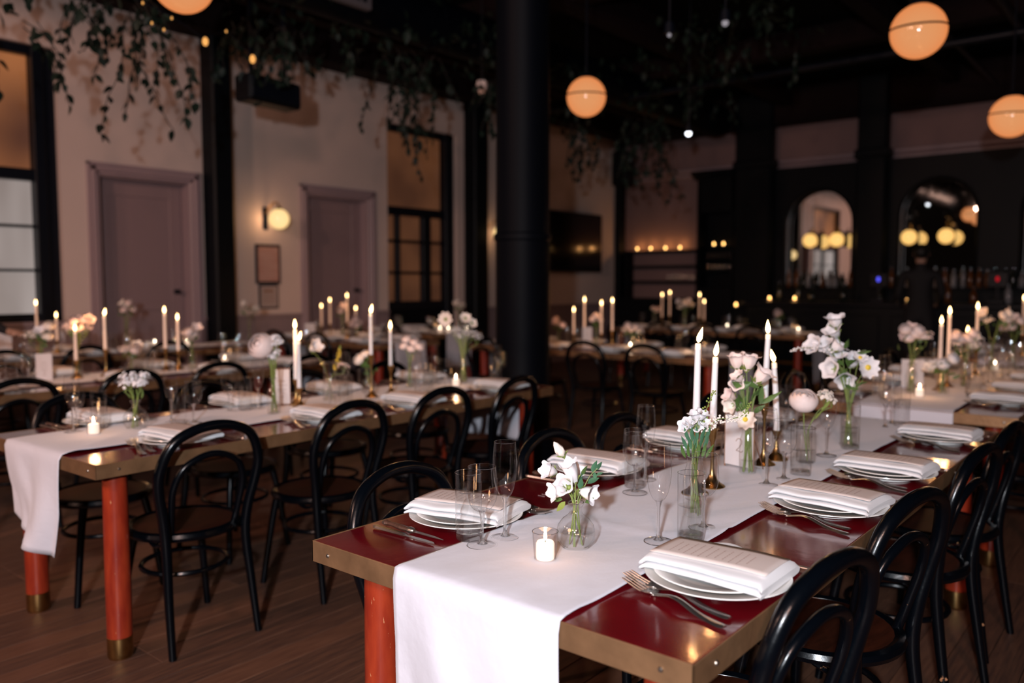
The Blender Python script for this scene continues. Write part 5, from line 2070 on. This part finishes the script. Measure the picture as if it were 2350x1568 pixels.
for k in range(14):
    b.leaf(rf.uniform(-.03, .04), rf.uniform(.10, .19), 0, (rf.uniform(-1, 1), rf.uniform(.1, 1), .3), .045, .018, 'leaf_green')
b = Bouquet(-3.55, 3.32, 'bottle', 'cluster of pale roses near the far candle, front left table', 'clear bottle vase near the far candle, front left table', .8)
for r, u in ((-.02, .29), (.03, .27), (.06, .245), (.01, .235), (-.035, .25)):
    b.ranunculus(r, u, 0, (r * 8, .8, .6), .028, 'petal_blush')
b = Bouquet(-3.475, 3.70, 'tube', 'tall white flowers with baby breath before the iron column', 'tall clear vase before the iron column', 1.0)
b.open(-.105, .395, 0, (-.3, .1, 1), .050, 'petal_cream', 'calyx_green', 9, .2)
b.open(.015, .400, 0, (.2, .6, .8), .040, 'petal_cream', 'calyx_green', 9, .2)
b.open(.055, .37, 0, (.5, .5, .8), .035, 'petal_cream', 'calyx_green', 9, .2)
for r, u in ((-.05, .33), (0, .335), (.05, .315), (.085, .29), (-.02, .30)):
    b.cluster(r, u, 0, .042, 34, .0055)
for k in range(6):
    b.stem(b.pos(rf.uniform(-.05, .05), .3, 0), 'calyx_green', .0025)


# bunches on the other tables
def bunch(x, y, kind, label, vl, hgt, cols, n=5, wid=.06, sc=1.0, fluffy=2):
    b = Bouquet(x, y, kind, label, vl, sc)
    for k in range(n):
        r = rf.uniform(-wid, wid)
        u = hgt + rf.uniform(-.06, .03)
        if k % 2:
            b.bell(r, u, rf.uniform(-.03, .03), (r * 12, .8, .6), .05, .03, cols[k % len(cols)], .5)
        else:
            b.ranunculus(r, u, rf.uniform(-.03, .03), (r * 12, .7, .7), .034, cols[k % len(cols)])
    for k in range(fluffy):
        b.cluster(rf.uniform(-wid, wid), hgt - .03, rf.uniform(-.03, .03), .045, 30, .008, cols[0])
    for k in range(8):
        b.leaf(rf.uniform(-wid, wid) * .8, hgt - rf.uniform(.04, .12), 0, (rf.uniform(-1, 1), rf.uniform(0, 1), .3), .05, .018, 'leaf_green')
    return b


PB, PC, PP = 'petal_blush', 'petal_cream', 'petal_pink'
bunch(-5.72, 2.10, 'tube', 'airy pale bunch behind the upright white table card', 'clear vase behind the upright white table card', .32, (PC, W_), 4, .08)
bunch(-5.66, 2.30, 'bottle', 'wide pink and blush bunch near the candle, second-row table', 'clear vase near the candle, second-row table', .36, (PP, PB), 7, .09, 1, 4)
bunch(-5.62, 2.64, 'round', 'low blush roses and greenery, middle of the second-row table', 'round clear vase, middle of the second-row table', .20, (PB, PC), 4, .06)
bunch(-5.50, 3.02, 'bottle', 'blush roses in a tall vase beside the candle pair, second-row table', 'tall clear vase beside the candle pair, second-row table', .30, (PB,), 5, .05)
bunch(-7.65, 3.55, 'tube', 'dark-stemmed blush flowers before the first grey door', 'clear vase before the first grey door', .42, (PP, PC), 5, .09, 1, 0)
bunch(-7.70, 2.30, 'tube', 'pink bunch left of the tall candle, wall-side table', 'clear vase left of the tall candle, wall-side table', .28, (PP, PC), 5, .08)
bunch(-7.60, 3.10, 'pot', 'low cream bunch behind the shorter candle, wall-side table', 'clear pot behind the shorter candle, wall-side table', .22, (PC,), 4, .07)
bunch(-7.45, 4.72, 'bottle', 'tall grassy bunch right of the dark pilaster', 'clear vase right of the dark pilaster', .40, (PC,), 2, .08, 1, 1)
bunch(-7.48, 5.95, 'tube', 'pink roses among the candles by the second door', 'clear vase among the candles by the second door', .36, (PP, PB), 4, .05)
bunch(-7.05, 5.80, 'pot', 'pinkish low bunch right of the candles by the second door', 'clear pot right of the candles by the second door', .22, (PP,), 4, .06)
bunch(-7.15, 7.55, 'tube', 'dim cream bunch before the black-framed inner window', 'clear vase before the black-framed inner window', .38, (PC,), 4, .06)
bunch(-4.88, 6.60, 'pot', 'orange-lit small bunch left of candles behind the column', 'clear pot left of candles behind the column', .24, (PP,), 3, .04, 1, 1)
bunch(-4.44, 6.62, 'tube', 'peach flowers above the white card behind the column', 'clear vase by the white card behind the column', .30, (PB, PP), 3, .05, 1, 1)
bunch(-4.02, 6.60, 'pot', 'wide blush bunch right of candles behind the column', 'clear pot right of candles behind the column', .22, (PB, PC), 5, .09)
bunch(-5.80, 10.1, 'pot', 'peach flower left of candles, table nearest the bar', 'clear pot left of candles, table nearest the bar', .30, (PP,), 3, .06, 1, 1)
bunch(-5.33, 10.1, 'tube', 'big mixed white bunch between candles, table nearest the bar', 'clear vase between candles, table nearest the bar', .36, (PC, W_, PP), 8, .12, 1, 4)
bunch(-4.0, 10.1, 'pot', 'small dim bunch at the right of the table nearest the bar', 'clear pot at the right of the table nearest the bar', .28, (PP,), 3, .05, 1, 1)
bunch(-1.20, 4.98, 'tube', 'pink-lit roses left of the candles, table behind the nearest', 'clear vase left of the candles, table behind the nearest', .36, (PB, PP), 7, .10)
bunch(-1.05, 5.02, 'pot', 'low white bunch at the front of the table behind the nearest', 'clear pot at the front of the table behind the nearest', .20, (W_, PC), 5, .08)
bunch(-1.02, 5.45, 'tube', 'blush roses between the candles, table behind the nearest', 'clear vase between the candles, table behind the nearest', .30, (PB, PC), 7, .10)
bunch(-1.05, 6.45, 'bottle', 'leafy cream bunch behind the tall right candle', 'clear bottle vase behind the tall right candle', .40, (PC,), 5, .14)
bunch(-1.0, 7.0, 'bottle', 'blush bunch at the far end of the table behind the nearest', 'clear vase at the far end of the table behind the nearest', .36, (PB,), 5, .12)
bunch(-1.1, 8.4, 'tube', 'pale bunch on the third right-row table', 'clear vase on the third right-row table', .34, (PB, PC), 6, .12)


# ---------------------------------------------------------------- people
def person(x, y, rz, label, H=1.75, arm=0):
    """one continuous skinned body in dark clothes; the figure faces local +y"""
    s = H / 1.75
    J = {'pel': (0, 0, .95), 'bel': (0, .01, 1.10), 'che': (0, .0, 1.32), 'nec': (0, -.01, 1.47), 'hb': (0, .01, 1.54), 'hd': (0, .02, 1.64), 'ht': (0, .01, 1.71)}
    E_ = [('pel', 'bel'), ('bel', 'che'), ('che', 'nec'), ('nec', 'hb'), ('hb', 'hd'), ('hd', 'ht')]
    R = {'pel': (.155, .11), 'bel': (.14, .10), 'che': (.165, .115), 'nec': (.055, .055), 'hb': (.06, .068), 'hd': (.078, .095), 'ht': (.055, .06)}
    for sd, n in ((-1, 'l'), (1, 'r')):
        J['sh' + n] = (sd * .185, -.005, 1.41)
        J['el' + n] = (sd * .245, .02 + .05 * arm, 1.13)
        J['wr' + n] = (sd * .20, .20 + .06 * arm, 1.02 + .05 * arm)
        J['pa' + n] = (sd * .185, .27 + .06 * arm, 1.02 + .05 * arm)
        R['sh' + n], R['el' + n], R['wr' + n], R['pa' + n] = (.062, .062), (.045, .045), (.030, .028), (.040, .020)
        E_ += [('che', 'sh' + n), ('sh' + n, 'el' + n), ('el' + n, 'wr' + n), ('wr' + n, 'pa' + n)]
        for k in range(4):
            a, b2 = 'f%d%s' % (k, n), 'g%d%s' % (k, n)
            J[a] = (sd * (.205 - .018 * k), .32 + .06 * arm, 1.015 + .05 * arm)
            J[b2] = (sd * (.205 - .018 * k), .345 + .06 * arm - .004 * k, .99 + .05 * arm)
            R[a], R[b2] = (.009, .009), (.008, .008)
            E_ += [('pa' + n, a), (a, b2)]
        J['th' + n] = (sd * .140, .275 + .06 * arm, 1.0 + .05 * arm)
        R['th' + n] = (.010, .010)
        E_.append(('pa' + n, 'th' + n))
        J['hp' + n], J['kn' + n], J['an' + n], J['to' + n] = (sd * .095, 0, .88), (sd * .11, .02, .50), (sd * .12, -.01, .09), (sd * .14, .14, .04)
        R['hp' + n], R['kn' + n], R['an' + n], R['to' + n] = (.095, .10), (.062, .065), (.045, .05), (.045, .035)
        E_ += [('pel', 'hp' + n), ('hp' + n, 'kn' + n), ('kn' + n, 'an' + n), ('an' + n, 'to' + n)]
    keys = list(J)
    me = bpy.data.meshes.new('tmp')
    me.from_pydata([tuple(c * s for c in J[k]) for k in keys], [(keys.index(a), keys.index(b2)) for a, b2 in E_], [])
    ob = bpy.data.objects.new('person_body', me)
    COL.objects.link(ob)
    sk = ob.modifiers.new('skin', 'SKIN')
    for i, k in enumerate(keys):
        me.skin_vertices[0].data[i].radius = tuple(c * s for c in R[k])
        me.skin_vertices[0].data[i].use_root = (k == 'pel')
    su = ob.modifiers.new('sub', 'SUBSURF')
    su.levels = 2
    dg = bpy.context.evaluated_depsgraph_get()
    nm = bpy.data.meshes.new_from_object(ob.evaluated_get(dg))
    bpy.data.objects.remove(ob)
    nm.name = 'body'
    nm.materials.clear()
    nm.materials.append(MATS['suit_black'])
    nm.materials.append(MATS['skin'])
    for p in nm.polygons:
        c = p.center / s
        p.material_index = 1 if (c.z > 1.535 or (c.y > .19 + .06 * arm and c.z > .9)) else 0
        p.use_smooth = True
    t = thing('person', label, 'person', (x, y, 0), rz)
    bo = bpy.data.objects.new('body', nm)
    COL.objects.link(bo)
    bo.parent = t
    m = MB()
    m.ball((0, -.012 * s, 1.665 * s), .098 * s, 16, 10, sc=(.92, 1.08, 1.0))
    m.v = [(a, b2 - (.03 if (b2 > .03 and c < 1.68 * s) else 0) * 1.6, c) for a, b2, c in m.v]
    m.obj('hair', 'hair_dark', t)
    f = MB()
    f.ball((0, .108 * s, 1.622 * s), .013 * s, 8, 6, sc=(.8, 1.2, 1.4))
    f.obj('nose', 'skin', t)
    e = MB()
    for sd in (-1, 1):
        e.ball((sd * .032 * s, .097 * s, 1.645 * s), .009 * s, 8, 6)
    e.obj('eyes', 'hair_dark', t)
    MB().ball((0, .1 * s, 1.59 * s), .018 * s, 8, 4, sc=(1, .4, .3)).obj('mouth', 'petal_pink', t)
    ea = MB()
    for sd in (-1, 1):
        ea.ball((sd * .083 * s, .005 * s, 1.635 * s), .022 * s, 8, 6, sc=(.35, .6, 1))
    ea.obj('ears', 'skin', t)
    return t


person(-2.72, 11.55, math.radians(160), 'person in dark clothes standing at the bar counter, seen from behind', 1.87, 0).rotation_euler = (0, 0, math.radians(10))
person(-6.74, 1.94, math.radians(-60), 'person in black clothes standing at the left picture edge by the window', 1.66, 1)
